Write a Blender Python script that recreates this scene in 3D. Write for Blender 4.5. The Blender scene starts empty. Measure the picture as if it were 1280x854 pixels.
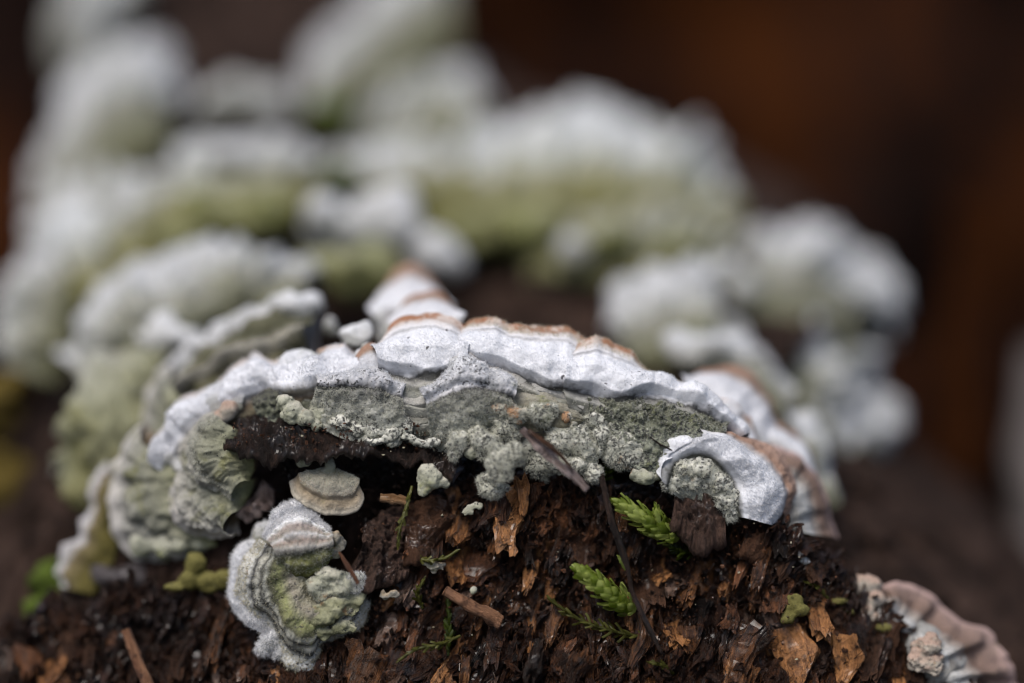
import bpy, math, random
import numpy as np
from mathutils import Vector, Matrix, Quaternion

random.seed(7)
RS = np.random.RandomState(11)
S = bpy.context.scene
COL = S.collection
S.unit_settings.system = 'METRIC'
S.unit_settings.scale_length = 0.01          # one unit is one centimetre

# ------------------------------------------------------------------ camera
PITCH = math.radians(20)
FWD = np.array([0, math.cos(PITCH), -math.sin(PITCH)])
UPV = np.array([0, math.sin(PITCH), math.cos(PITCH)])
RGT = np.array([1.0, 0, 0])
CEN = np.array([0, 0, 25.0])                 # centre of the plane in focus
DIST = 30.0
CAMP = CEN - FWD * DIST
cam_d = bpy.data.cameras.new('camera')
cam = bpy.data.objects.new('camera', cam_d)
COL.objects.link(cam)
cam.location = CAMP.tolist()
cam.rotation_euler = (math.pi / 2 - PITCH, 0, 0)
cam_d.sensor_width = 36
cam_d.lens = 36 * DIST / 12.8
cam_d.clip_start = 0.5
cam_d.clip_end = 5000
cam_d.dof.use_dof = True
cam_d.dof.focus_distance = DIST - 0.20
cam_d.dof.aperture_fstop = cam_d.lens / 1000 / 2.85
S.camera = cam

# ------------------------------------------------------------------ world and sun (soft, overcast, from above)
SUN_EL, SUN_AZ = math.radians(66), math.radians(-140)
w = bpy.data.worlds.new('World')
S.world = w
w.use_nodes = True
nt = w.node_tree
bg = nt.nodes['Background']
sky = nt.nodes.new('ShaderNodeTexSky')
sky.sky_type = 'NISHITA'
sky.sun_disc = False
sky.sun_elevation = SUN_EL
sky.sun_rotation = SUN_AZ
sky.air_density = 1.0
sky.dust_density = 4.0
sky.ozone_density = 1.0
nt.links.new(sky.outputs[0], bg.inputs[0])
bg.inputs[1].default_value = 0.09
sd = bpy.data.lights.new('sun', 'SUN')
sd.energy = 1.7
sd.angle = math.radians(28)
sd.color = (1, 0.97, 0.93)
sun = bpy.data.objects.new('sun', sd)
COL.objects.link(sun)
sdir = Vector((math.sin(SUN_AZ) * math.cos(SUN_EL), math.cos(SUN_AZ) * math.cos(SUN_EL), math.sin(SUN_EL)))
sun.rotation_euler = sdir.to_track_quat('Z', 'Y').to_euler()
S.view_settings.view_transform = 'Standard'
S.view_settings.look = 'None'
S.view_settings.exposure = 0.4
S.cycles.filter_width = 1.15
S.view_settings.gamma = 1.0

# ------------------------------------------------------------------ numeric helpers
def at(px, py, d):
    k = (DIST + d) / DIST
    return CAMP + FWD * (DIST + d) + RGT * ((px - 640) / 100 * k) + UPV * ((427 - py) / 100 * k)

def pts(lst):
    return np.array([at(*p) for p in lst])

def _h(ix, iy, iz, s):
    n = (ix.astype(np.int64) * 374761393 + iy.astype(np.int64) * 668265263 + iz.astype(np.int64) * 2147483647 + s * 974634777) & 0xffffffff
    n = ((n ^ (n >> 13)) * 1274126177) & 0xffffffff
    n = ((n ^ (n >> 16)) * 2246822519) & 0xffffffff
    return ((n ^ (n >> 15)) & 0xffffff) / float(0xffffff)

def noise(p, s=0):
    p = np.asarray(p, float)
    i = np.floor(p).astype(np.int64)
    f = p - i
    f = f * f * f * (f * (f * 6 - 15) + 10)
    x, y, z = i[..., 0], i[..., 1], i[..., 2]
    r = 0
    for a in (0, 1):
        wx = f[..., 0] if a else 1 - f[..., 0]
        for b in (0, 1):
            wy = f[..., 1] if b else 1 - f[..., 1]
            for c in (0, 1):
                wz = f[..., 2] if c else 1 - f[..., 2]
                r = r + wx * wy * wz * _h(x + a, y + b, z + c, s)
    return r * 2 - 1

def fbm(p, o=4, s=0):
    r, a = 0, 1.0
    for k in range(o):
        r = r + a * noise(p * (2.03 ** k) + k * 17.3, s + k)
        a *= 0.5
    return r / 1.9

def worley(p, s=0):
    p = np.asarray(p, float)
    i = np.floor(p).astype(np.int64)
    best = np.full(p.shape[:-1], 9.0)
    for a in (-1, 0, 1):
        for b in (-1, 0, 1):
            for c in (-1, 0, 1):
                x, y, z = i[..., 0] + a, i[..., 1] + b, i[..., 2] + c
                q = np.stack([x + _h(x, y, z, s), y + _h(x, y, z, s + 1), z + _h(x, y, z, s + 2)], -1)
                best = np.minimum(best, ((q - p) ** 2).sum(-1))
    return np.sqrt(best)

def crom(P, n):
    P = np.asarray(P, float)
    if len(P) == 1:
        return np.repeat(P, n, 0)
    Q = np.vstack([2 * P[0] - P[1], P, 2 * P[-1] - P[-2]])
    L = np.r_[0, np.cumsum(np.sqrt(((P[1:] - P[:-1]) ** 2).sum(1)))]
    t = np.linspace(0, L[-1], n)
    k = np.clip(np.searchsorted(L, t, side='right') - 1, 0, len(P) - 2)
    f = ((t - L[k]) / np.maximum(L[k + 1] - L[k], 1e-9))[:, None]
    a, b, c, d = Q[k], Q[k + 1], Q[k + 2], Q[k + 3]
    return 0.5 * (2 * b + (c - a) * f + (2 * a - 5 * b + 4 * c - d) * f ** 2 + (3 * b - a - 3 * c + d) * f ** 3)

def unit(v):
    return v / np.maximum(np.sqrt((v ** 2).sum(-1, keepdims=True)), 1e-9)

def grid_faces(nr, nc, wrap=False):
    m = nc if wrap else nc - 1
    r, c = np.meshgrid(np.arange(nr - 1), np.arange(m), indexing='ij')
    c2 = (c + 1) % nc
    return np.stack([r * nc + c, r * nc + c2, (r + 1) * nc + c2, (r + 1) * nc + c], -1).reshape(-1, 4)

def make_mesh(name, V, F, mat, attrs=None, smooth=True):
    F = np.asarray(F)
    me = bpy.data.meshes.new(name)
    me.vertices.add(len(V))
    me.vertices.foreach_set('co', np.asarray(V, np.float32).ravel())
    k = F.shape[1]
    me.loops.add(F.size)
    me.loops.foreach_set('vertex_index', F.astype(np.int32).ravel())
    me.polygons.add(len(F))
    me.polygons.foreach_set('loop_start', np.arange(0, F.size, k, dtype=np.int32))
    me.polygons.foreach_set('loop_total', np.full(len(F), k, np.int32))
    me.polygons.foreach_set('use_smooth', np.full(len(F), smooth))
    for kk, vv in (attrs or {}).items():
        a = me.attributes.new(kk, 'FLOAT', 'POINT')
        a.data.foreach_set('value', np.asarray(vv, np.float32).ravel())
    me.update(calc_edges=True)
    me.validate()
    if mat:
        me.materials.append(mat)
    return me

def link(name, me, parent=None, origin=None):
    o = bpy.data.objects.new(name, me)
    COL.objects.link(o)
    if parent is not None:
        o.parent = parent
    return o

def shift(me, org):
    n = len(me.vertices)
    a = np.empty(n * 3, np.float32)
    me.vertices.foreach_get('co', a)
    a = a.reshape(-1, 3) - np.asarray(org, np.float32)
    me.vertices.foreach_set('co', a.ravel())
    me.update()

def tag(o, label=None, cat=None, group=None, kind=None):
    if label: o['label'] = label
    if cat: o['category'] = cat
    if group: o['group'] = group
    if kind: o['kind'] = kind
    return o

def thing(name, loc, label, cat, group=None):
    o = bpy.data.objects.new(name, None)
    o.empty_display_size = 0.2
    COL.objects.link(o)
    o.location = [float(x) for x in loc]
    return tag(o, label, cat, group)

# ------------------------------------------------------------------ materials
def new_mat(name):
    m = bpy.data.materials.new(name)
    m.use_nodes = True
    t = m.node_tree
    return m, t, t.nodes['Principled BSDF']

def N(t, kind, **kw):
    n = t.nodes.new(kind)
    for k, v in kw.items():
        setattr(n, k, v)
    return n

def ramp(t, stops, interp='LINEAR'):
    n = t.nodes.new('ShaderNodeValToRGB')
    n.color_ramp.interpolation = interp
    e = n.color_ramp.elements
    e[0].position, e[0].color = stops[0][0], (*stops[0][1], 1)
    e[1].position, e[1].color = stops[-1][0], (*stops[-1][1], 1)
    for p, c in stops[1:-1]:
        x = e.new(p)
        x.color = (*c, 1)
    return n

def noise_node(t, vec, scale, detail=4, rough=0.6, dist=0.0):
    n = t.nodes.new('ShaderNodeTexNoise')
    n.inputs['Scale'].default_value = scale
    n.inputs['Detail'].default_value = detail
    n.inputs['Roughness'].default_value = rough
    n.inputs['Distortion'].default_value = dist
    t.links.new(vec, n.inputs['Vector'])
    return n

def mixc(t, fac, a, b, mode='MIX'):
    n = t.nodes.new('ShaderNodeMix')
    n.data_type = 'RGBA'
    n.blend_type = mode
    for sock, v in ((n.inputs['Factor'], fac), (n.inputs[6], a), (n.inputs[7], b)):
        if isinstance(v, bpy.types.NodeSocket):
            t.links.new(v, sock)
        elif isinstance(v, tuple):
            sock.default_value = (*v, 1)
        else:
            sock.default_value = v
    return n.outputs[2]

def math_n(t, op, a, b=0.0, clamp=False):
    n = t.nodes.new('ShaderNodeMath')
    n.operation = op
    n.use_clamp = clamp
    for sock, v in ((n.inputs[0], a), (n.inputs[1], b)):
        if isinstance(v, bpy.types.NodeSocket):
            t.links.new(v, sock)
        else:
            sock.default_value = v
    return n.outputs[0]

def mask(t, val, lo, hi):
    n = t.nodes.new('ShaderNodeMapRange')
    n.interpolation_type = 'SMOOTHSTEP'
    n.inputs['From Min'].default_value = lo
    n.inputs['From Max'].default_value = hi
    t.links.new(val, n.inputs['Value'])
    return n.outputs[0]

def world_pos(t):
    return t.nodes.new('ShaderNodeNewGeometry').outputs['Position']

def add_bump(t, b, h, strength, dist):
    n = t.nodes.new('ShaderNodeBump')
    n.inputs['Strength'].default_value = strength
    n.inputs['Distance'].default_value = dist
    t.links.new(h, n.inputs['Height'])
    t.links.new(n.outputs[0], b.inputs['Normal'])
    return n

def fungus_mat(name, stops, wob=0.10, speck=0.3, speckcol=(0.05, 0.05, 0.05), algae=0.0, algaecol=(0.16, 0.18, 0.05),
               tan=0.0, tancol=(0.42, 0.24, 0.12), fine=26.0, mot=0.75, rim=0.0, dots=0.0):
    """colour of a bracket by its growth zones (zone: 0 base .. 1 rim .. 1.5 underside) with algae, specks and tan patches"""
    m, t, b = new_mat(name)
    P = world_pos(t)
    z = N(t, 'ShaderNodeAttribute', attribute_name='zone').outputs['Fac']
    n1 = noise_node(t, P, 2.2, 4, 0.6)
    n2 = noise_node(t, P, 11.0, 3, 0.6)
    zz = math_n(t, 'ADD', z, math_n(t, 'MULTIPLY', math_n(t, 'SUBTRACT', n1.outputs[0], 0.5), wob))
    zz = math_n(t, 'ADD', zz, math_n(t, 'MULTIPLY', math_n(t, 'SUBTRACT', n2.outputs[0], 0.5), wob * 0.6))
    zz = math_n(t, 'DIVIDE', zz, 1.5)
    r = ramp(t, [(p / 1.5, c) for p, c in stops])
    t.links.new(zz, r.inputs[0])
    c = r.outputs[0]
    if algae > 0:
        na = noise_node(t, P, 1.3, 5, 0.65, 0.4)
        nb = noise_node(t, P, 7.0, 4, 0.7)
        s = math_n(t, 'ADD', math_n(t, 'MULTIPLY', na.outputs[0], 0.7), math_n(t, 'MULTIPLY', nb.outputs[0], 0.3))
        c = mixc(t, math_n(t, 'MULTIPLY', mask(t, s, 0.60 - algae * 0.22, 0.74 - algae * 0.22), 0.85), c, algaecol)
    if tan > 0:
        nt_ = noise_node(t, P, 3.1, 3, 0.6)
        c = mixc(t, math_n(t, 'MULTIPLY', mask(t, nt_.outputs[0], 0.68 - tan * 0.2, 0.78 - tan * 0.2), 0.8), c, tancol)
    if speck > 0.4:
        nl_ = noise_node(t, P, 2.6, 3, 0.6)
        rl_ = ramp(t, [(0.38, (0.50, 0.51, 0.47)), (0.50, (0.92, 0.92, 0.90)), (0.62, (1.0, 0.99, 0.94))])
        t.links.new(nl_.outputs[0], rl_.inputs[0])
        c = mixc(t, 0.5, c, rl_.outputs[0], 'MULTIPLY')
    # felt mottling and dark specks caught in it
    nf = noise_node(t, P, fine, 3, 0.7)
    mott = ramp(t, [(0.30, (0.62, 0.62, 0.60)), (0.62, (1.0, 1.0, 1.0))])
    t.links.new(nf.outputs[0], mott.inputs[0])
    c = mixc(t, mot, c, mott.outputs[0], 'MULTIPLY')
    if rim > 0:
        nr_ = noise_node(t, P, 5.5, 4, 0.65)
        rm = math_n(t, 'MULTIPLY', mask(t, z, 0.91, 0.96), mask(t, nr_.outputs[0], 0.44, 0.60))
        c = mixc(t, math_n(t, 'MULTIPLY', rm, rim), c, (0.62, 0.55, 0.50))
    if dots > 0:
        nd_ = noise_node(t, P, 9.0, 2, 0.4)
        c = mixc(t, math_n(t, 'MULTIPLY', mask(t, nd_.outputs[0], 0.735, 0.76), dots), c, (0.05, 0.045, 0.05))
    if speck > 0:
        ns = noise_node(t, P, 24.0, 3, 0.6)
        ng = noise_node(t, P, 4.0, 2, 0.5)
        s = math_n(t, 'ADD', ns.outputs[0], math_n(t, 'MULTIPLY', ng.outputs[0], 0.35))
        c = mixc(t, math_n(t, 'MULTIPLY', mask(t, s, 0.95 - speck * 0.22, 0.985 - speck * 0.22), 0.9), c, speckcol)
    t.links.new(c, b.inputs['Base Color'])
    b.inputs['Roughness'].default_value = 0.92
    b.inputs['Specular IOR Level'].default_value = 0.15
    nbp = noise_node(t, P, fine * 1.6, 3, 0.75)
    add_bump(t, b, nbp.outputs[0], 0.3 if mot < 0.6 else 0.6, 0.03)
    return m

WH = (0.80, 0.81, 0.85)
GR = (0.42, 0.42, 0.38)
GG = (0.27, 0.28, 0.20)
DK = (0.07, 0.07, 0.06)
BR = (0.34, 0.17, 0.10)
UN = (0.20, 0.15, 0.10)
M_white = fungus_mat('fungus_white_zoned', [(0, (0.2, 0.2, 0.15)), (0.10, GR), (0.13, DK), (0.18, GR), (0.24, (0.36, 0.36, 0.32)), (0.27, DK), (0.31, GR), (0.36, (0.26, 0.26, 0.22)), (0.40, (0.42, 0.41, 0.38)), (0.455, (0.05, 0.05, 0.05)), (0.50, WH), (0.82, WH),
                     (0.855, (0.50, 0.49, 0.50)), (0.875, (0.74, 0.73, 0.75)), (0.93, (0.62, 0.57, 0.54)), (0.97, BR), (1.05, BR), (1.12, UN), (1.5, UN)], wob=0.09, speck=0.33, algae=0.0, mot=0.35, rim=0.85, dots=0.9)
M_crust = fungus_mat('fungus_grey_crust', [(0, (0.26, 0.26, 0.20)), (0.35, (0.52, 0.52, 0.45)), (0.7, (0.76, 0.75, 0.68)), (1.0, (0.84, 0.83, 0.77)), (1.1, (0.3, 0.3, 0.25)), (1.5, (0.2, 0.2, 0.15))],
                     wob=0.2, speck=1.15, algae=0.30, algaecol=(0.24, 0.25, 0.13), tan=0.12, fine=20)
M_ledge = fungus_mat('fungus_ledge_crust', [(0, (0.66, 0.66, 0.59)), (0.35, (0.52, 0.52, 0.48)), (0.60, (0.26, 0.26, 0.25)), (0.655, (0.06, 0.06, 0.06)), (0.68, (0.66, 0.66, 0.70)), (0.92, WH), (0.97, (0.66, 0.58, 0.50)), (1.04, (0.30, 0.18, 0.12)), (1.12, UN), (1.5, UN)],
                     wob=0.07, speck=0.9, algae=0.15, algaecol=(0.24, 0.25, 0.14), fine=20)
M_darkcrust = fungus_mat('fungus_dark_mossy_crust', [(0, (0.34, 0.36, 0.30)), (0.5, (0.18, 0.19, 0.14)), (1, (0.12, 0.12, 0.10)), (1.5, UN)], wob=0.4, speck=1.1, algae=0.5, algaecol=(0.13, 0.14, 0.05), fine=16)
M_rust = fungus_mat('fungus_rust_stained_crust', [(0, (0.40, 0.40, 0.35)), (0.5, (0.58, 0.56, 0.48)), (1.0, (0.68, 0.64, 0.56)), (1.5, (0.5, 0.4, 0.3))], wob=0.4, speck=0.9, tan=0.95, tancol=(0.42, 0.19, 0.07))
M_oldridge = fungus_mat('fungus_brown_grey_old_ridge', [(0, (0.10, 0.09, 0.06)), (0.3, (0.26, 0.24, 0.18)), (0.55, (0.16, 0.15, 0.11)), (0.75, (0.36, 0.34, 0.28)), (1.0, (0.42, 0.40, 0.35)), (1.1, (0.2, 0.18, 0.14)), (1.5, UN)], wob=0.08, speck=0.6, algae=0.15)
M_layers = fungus_mat('fungus_thin_grey_layers', [(0, (0.2, 0.2, 0.17)), (0.2, (0.34, 0.34, 0.31)), (0.26, (0.08, 0.08, 0.07)), (0.36, (0.36, 0.36, 0.33)), (0.55, (0.28, 0.27, 0.24)), (0.60, (0.06, 0.06, 0.06)), (0.70, (0.45, 0.44, 0.42)), (1.0, (0.52, 0.51, 0.49)), (1.1, (0.2, 0.18, 0.16)), (1.5, UN)], wob=0.06, speck=0.5)
M_band = fungus_mat('fungus_pale_band', [(0, (0.22, 0.22, 0.13)), (0.25, (0.20, 0.18, 0.12)), (0.42, (0.14, 0.11, 0.08)), (0.5, (0.45, 0.42, 0.38)), (0.57, WH), (0.98, WH), (1.05, (0.55, 0.45, 0.38)), (1.12, UN), (1.5, UN)],
                    wob=0.12, speck=0.12, algae=0.08, mot=0.3, dots=0.6)
M_pink = fungus_mat('fungus_pink_rim', [(0, (0.36, 0.36, 0.32)), (0.3, (0.48, 0.47, 0.44)), (0.5, (0.55, 0.55, 0.54)), (0.60, (0.38, 0.34, 0.31)), (0.70, (0.22, 0.15, 0.12)), (0.9, (0.30, 0.21, 0.18)),
                    (1.0, (0.54, 0.38, 0.34)), (1.08, (0.44, 0.31, 0.28)), (1.2, UN), (1.5, UN)], wob=0.05, speck=0.1, algae=0.1)
M_brownrim = fungus_mat('fungus_brown_rim', [(0, (0.36, 0.36, 0.32)), (0.3, (0.5, 0.5, 0.49)), (0.45, WH), (0.72, (0.70, 0.70, 0.74)), (0.80, (0.48, 0.44, 0.42)), (0.88, (0.34, 0.22, 0.16)),
                    (1.05, (0.40, 0.24, 0.17)), (1.2, UN), (1.5, UN)], wob=0.06, speck=0.1, algae=0.0)
M_olive = fungus_mat('fungus_olive_back', [(0, (0.10, 0.09, 0.03)), (0.2, (0.19, 0.18, 0.06)), (0.45, (0.27, 0.26, 0.14)), (0.62, (0.44, 0.45, 0.40)), (0.8, (0.66, 0.68, 0.69)), (1.1, (0.68, 0.70, 0.71)), (1.2, (0.3, 0.3, 0.2)), (1.5, UN)],
                     wob=0.6, speck=0.1, algae=0.34, algaecol=(0.19, 0.19, 0.07))
M_greyknob = fungus_mat('fungus_grey_white_knob', [(0, (0.12, 0.12, 0.07)), (0.5, (0.36, 0.36, 0.32)), (0.9, (0.64, 0.65, 0.67)), (1.5, (0.66, 0.66, 0.68))], wob=0.3, speck=0.1, algae=0.2, algaecol=(0.3, 0.31, 0.17))
M_pale = fungus_mat('fungus_pale_back', [(0, (0.10, 0.10, 0.05)), (0.3, (0.22, 0.22, 0.15)), (0.52, (0.34, 0.34, 0.29)), (0.76, (0.60, 0.61, 0.62)), (1.1, (0.62, 0.63, 0.65)), (1.2, (0.3, 0.3, 0.22)), (1.5, UN)],
                    wob=0.4, speck=0.1, algae=0.25, algaecol=(0.24, 0.25, 0.13))  # olive base; its dark low stops also paint in shade between tiers
M_curl = fungus_mat('fungus_grey_curl', [(0, (0.20, 0.21, 0.10)), (0.25, (0.34, 0.34, 0.24)), (0.5, (0.27, 0.27, 0.22)), (0.7, (0.40, 0.39, 0.35)), (0.88, (0.50, 0.48, 0.45)), (1.0, (0.66, 0.63, 0.61)), (1.1, (0.5, 0.45, 0.4)), (1.2, UN), (1.5, UN)],
                    wob=0.12, speck=0.5, algae=0.40, algaecol=(0.20, 0.20, 0.09))
M_hang = fungus_mat('fungus_hanging_zoned', [(0, (0.20, 0.20, 0.12)), (0.12, (0.42, 0.40, 0.30)), (0.30, (0.42, 0.38, 0.32)), (0.46, (0.34, 0.36, 0.17)), (0.58, (0.12, 0.12, 0.08)), (0.63, (0.50, 0.50, 0.45)), (0.68, (0.10, 0.10, 0.09)),
                    (0.73, (0.55, 0.54, 0.48)), (0.80, (0.08, 0.08, 0.08)), (0.86, (0.60, 0.60, 0.58)), (0.95, (0.80, 0.80, 0.80)), (1.1, (0.60, 0.58, 0.52)), (1.2, UN), (1.5, UN)], wob=0.10, speck=0.7, algae=0.18, algaecol=(0.30, 0.30, 0.13), tan=0.2)
M_hangcap = fungus_mat('fungus_fuzzy_cap_zoned', [(0, (0.10, 0.10, 0.03)), (0.2, (0.22, 0.23, 0.09)), (0.34, (0.20, 0.20, 0.08)), (0.38, DK), (0.44, (0.44, 0.42, 0.40)), (0.52, (0.46, 0.36, 0.31)), (0.6, (0.66, 0.65, 0.66)), (0.65, (0.42, 0.36, 0.32)),
                       (0.70, (0.48, 0.40, 0.37)), (0.76, (0.84, 0.84, 0.86)), (1.1, (0.84, 0.84, 0.86)), (1.5, UN)], wob=0.07, speck=0.3, algae=0.05)
M_olivemix = fungus_mat('fungus_olive_grey_mass', [(0, (0.16, 0.15, 0.07)), (0.4, (0.26, 0.26, 0.16)), (0.7, (0.38, 0.38, 0.29)), (1.0, (0.46, 0.46, 0.42)), (1.5, UN)], wob=0.7, speck=0.2, algae=0.45, algaecol=(0.22, 0.21, 0.08))
M_cream = fungus_mat('fungus_cream_lump', [(0, (0.36, 0.37, 0.26)), (0.6, (0.50, 0.50, 0.40)), (1.0, (0.62, 0.59, 0.52)), (1.5, (0.5, 0.4, 0.3))], wob=0.4, speck=0.6, algae=0.35, algaecol=(0.28, 0.30, 0.12), tan=0.15)
M_creamolive = fungus_mat('fungus_olive_cream_swelling', [(0, (0.22, 0.22, 0.10)), (0.6, (0.38, 0.38, 0.25)), (1.0, (0.52, 0.50, 0.40)), (1.5, (0.5, 0.4, 0.3))], wob=0.5, speck=0.5, algae=0.4, algaecol=(0.30, 0.30, 0.12), tan=0.25)
M_tan = fungus_mat('fungus_tan_cap', [(0, (0.28, 0.26, 0.12)), (0.25, (0.42, 0.39, 0.31)), (0.6, (0.36, 0.33, 0.28)), (0.78, (0.40, 0.32, 0.22)), (0.9, (0.46, 0.38, 0.28)), (1.02, (0.58, 0.52, 0.42)), (1.5, UN)], wob=0.08, speck=0.35, algae=0.2)
M_peach = fungus_mat('fungus_peach_knob', [(0, (0.55, 0.50, 0.42)), (0.45, (0.48, 0.42, 0.35)), (0.75, (0.48, 0.34, 0.27)), (1.0, (0.48, 0.37, 0.31)), (1.5, (0.5, 0.4, 0.3))], wob=0.4, speck=0.2, tan=0.2)
M_yellow = fungus_mat('lichen_yellow_green', [(0, (0.09, 0.08, 0.02)), (1, (0.22, 0.20, 0.07)), (1.5, (0.3, 0.28, 0.06))], wob=0.3, speck=0.4)
M_whitelump = fungus_mat('fungus_white_lump', [(0, (0.34, 0.34, 0.28)), (0.5, (0.58, 0.58, 0.57)), (0.9, (0.80, 0.81, 0.84)), (1.5, (0.82, 0.83, 0.86))], wob=0.2, speck=0.1, algae=0.12, algaecol=(0.4, 0.42, 0.28))
M_olivelump = fungus_mat('fungus_olive_lump', [(0, (0.10, 0.10, 0.03)), (0.6, (0.24, 0.24, 0.11)), (1.0, (0.36, 0.36, 0.23)), (1.5, (0.4, 0.4, 0.3))], wob=0.3, speck=0.1, algae=0.4, algaecol=(0.28, 0.30, 0.08))
M_mossy = fungus_mat('moss_cushion', [(0, (0.03, 0.04, 0.008)), (0.6, (0.07, 0.10, 0.015)), (1.0, (0.12, 0.17, 0.03)), (1.5, (0.2, 0.28, 0.05))], wob=0.5, speck=0.3)
M_ochre = fungus_mat('ochre_leaf_litter', [(0, (0.04, 0.028, 0.006)), (0.6, (0.12, 0.085, 0.02)), (1.5, (0.16, 0.12, 0.03))], wob=0.6, speck=0.3)

def hair_mat(name, c):
    m, t, b = new_mat(name)
    b.inputs['Base Color'].default_value = (*c, 1)
    b.inputs['Roughness'].default_value = 0.8
    b.inputs['Specular IOR Level'].default_value = 0.1
    tr = N(t, 'ShaderNodeBsdfTranslucent')
    tr.inputs[0].default_value = (*c, 1)
    mx = N(t, 'ShaderNodeMixShader')
    mx.inputs[0].default_value = 0.5
    t.links.new(b.outputs[0], mx.inputs[1])
    t.links.new(tr.outputs[0], mx.inputs[2])
    t.links.new(mx.outputs[0], t.nodes['Material Output'].inputs[0])
    return m
H_white = hair_mat('felt_hair_white', (0.82, 0.82, 0.83))
H_grey = hair_mat('felt_hair_grey', (0.66, 0.66, 0.58))
H_cream = hair_mat('felt_hair_cream', (0.62, 0.58, 0.44))

def wood_mat(name, dark, mid, light, objspace=True, rough=0.5, scale=1.0, spec=0.4):
    m, t, b = new_mat(name)
    if objspace:
        P = N(t, 'ShaderNodeTexCoord').outputs['Object']
    else:
        P = world_pos(t)
    mp = N(t, 'ShaderNodeMapping')
    mp.inputs['Scale'].default_value = (13 * scale, 13 * scale, 1.5 * scale)
    t.links.new(P, mp.inputs[0])
    rnd = N(t, 'ShaderNodeObjectInfo').outputs['Random']
    ofs = N(t, 'ShaderNodeCombineXYZ')
    t.links.new(math_n(t, 'MULTIPLY', rnd, 57.0), ofs.inputs[0])
    t.links.new(math_n(t, 'MULTIPLY', rnd, 23.0), ofs.inputs[2])
    va = N(t, 'ShaderNodeVectorMath', operation='ADD')
    t.links.new(mp.outputs[0], va.inputs[0])
    t.links.new(ofs.outputs[0], va.inputs[1])
    n1 = noise_node(t, va.outputs[0], 1.2, 6, 0.7, 0.3)
    n2 = noise_node(t, world_pos(t), 1.1, 3, 0.6)
    n3 = noise_node(t, va.outputs[0], 5.0, 4, 0.7)
    n4 = noise_node(t, world_pos(t), 6.0, 4, 0.7)
    f = math_n(t, 'ADD', math_n(t, 'MULTIPLY', n1.outputs[0], 0.75), math_n(t, 'MULTIPLY', n3.outputs[0], 0.25))
    f = math_n(t, 'ADD', f, math_n(t, 'MULTIPLY', math_n(t, 'SUBTRACT', rnd, 0.5), 0.34))
    f = math_n(t, 'ADD', f, math_n(t, 'MULTIPLY', math_n(t, 'SUBTRACT', n2.outputs[0], 0.5), 0.4))
    r = ramp(t, [(0.30, dark), (0.47, mid), (0.62, light), (0.78, tuple(min(1, x * 1.5) for x in light))])
    t.links.new(f, r.inputs[0])
    t.links.new(r.outputs[0], b.inputs['Base Color'])
    c_ = mixc(t, math_n(t, 'MULTIPLY', mask(t, n4.outputs[0], 0.52, 0.66), 0.75), r.outputs[0], dark)
    t.links.new(c_, b.inputs['Base Color'])
    b.inputs['Roughness'].default_value = rough
    b.inputs['Specular IOR Level'].default_value = spec
    wet = noise_node(t, world_pos(t), 2.0, 2, 0.5)
    t.links.new(math_n(t, 'MULTIPLY', mask(t, wet.outputs[0], 0.48, 0.58), 0.45 if spec > 0.2 else 0.0), b.inputs['Coat Weight'])
    b.inputs['Coat Roughness'].default_value = 0.16
    add_bump(t, b, math_n(t, 'ADD', n3.outputs[0], math_n(t, 'MULTIPLY', n4.outputs[0], 0.7)), 1.0, 0.07)
    return m
W_chip = wood_mat('rotten_wood_chip', (0.010, 0.0045, 0.003), (0.060, 0.024, 0.011), (0.22, 0.090, 0.040), spec=0.5, rough=0.33)
W_dark = wood_mat('dark_bark', (0.006, 0.003, 0.002), (0.026, 0.012, 0.007), (0.080, 0.038, 0.021), rough=0.5, spec=0.25)
W_bark = wood_mat('brown_bark', (0.012, 0.007, 0.005), (0.050, 0.028, 0.020), (0.12, 0.070, 0.052), rough=0.55, spec=0.3)
W_stump = wood_mat('stump_wood', (0.008, 0.005, 0.0035), (0.036, 0.020, 0.014), (0.095, 0.058, 0.044), objspace=False, rough=0.8, scale=0.35, spec=0.15)
W_red = wood_mat('reddish_stick', (0.05, 0.018, 0.010), (0.17, 0.07, 0.035), (0.30, 0.15, 0.08), rough=0.45)
W_grey = wood_mat('weathered_splinter', (0.03, 0.018, 0.015), (0.20, 0.14, 0.12), (0.42, 0.34, 0.32), rough=0.4)

def leaf_mat(name, c1, c2):
    m, t, b = new_mat(name)
    P = world_pos(t)
    n = noise_node(t, P, 9, 3, 0.6)
    rnd = N(t, 'ShaderNodeObjectInfo').outputs['Random']
    f = math_n(t, 'ADD', n.outputs[0], math_n(t, 'MULTIPLY', math_n(t, 'SUBTRACT', rnd, 0.5), 0.4))
    r = ramp(t, [(0.3, c1), (0.7, c2)])
    t.links.new(f, r.inputs[0])
    t.links.new(r.outputs[0], b.inputs['Base Color'])
    b.inputs['Roughness'].default_value = 0.35
    tr = N(t, 'ShaderNodeBsdfTranslucent')
    t.links.new(r.outputs[0], tr.inputs[0])
    mx = N(t, 'ShaderNodeMixShader')
    mx.inputs[0].default_value = 0.6
    t.links.new(b.outputs[0], mx.inputs[1])
    t.links.new(tr.outputs[0], mx.inputs[2])
    t.links.new(mx.outputs[0], t.nodes['Material Output'].inputs[0])
    return m
L_bright = leaf_mat('moss_leaf_bright', (0.20, 0.27, 0.03), (0.55, 0.62, 0.18))
L_dull = leaf_mat('moss_leaf_dull', (0.08, 0.08, 0.015), (0.20, 0.20, 0.05))
L_dark = leaf_mat('moss_leaf_dark', (0.03, 0.045, 0.006), (0.08, 0.11, 0.015))

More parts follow.
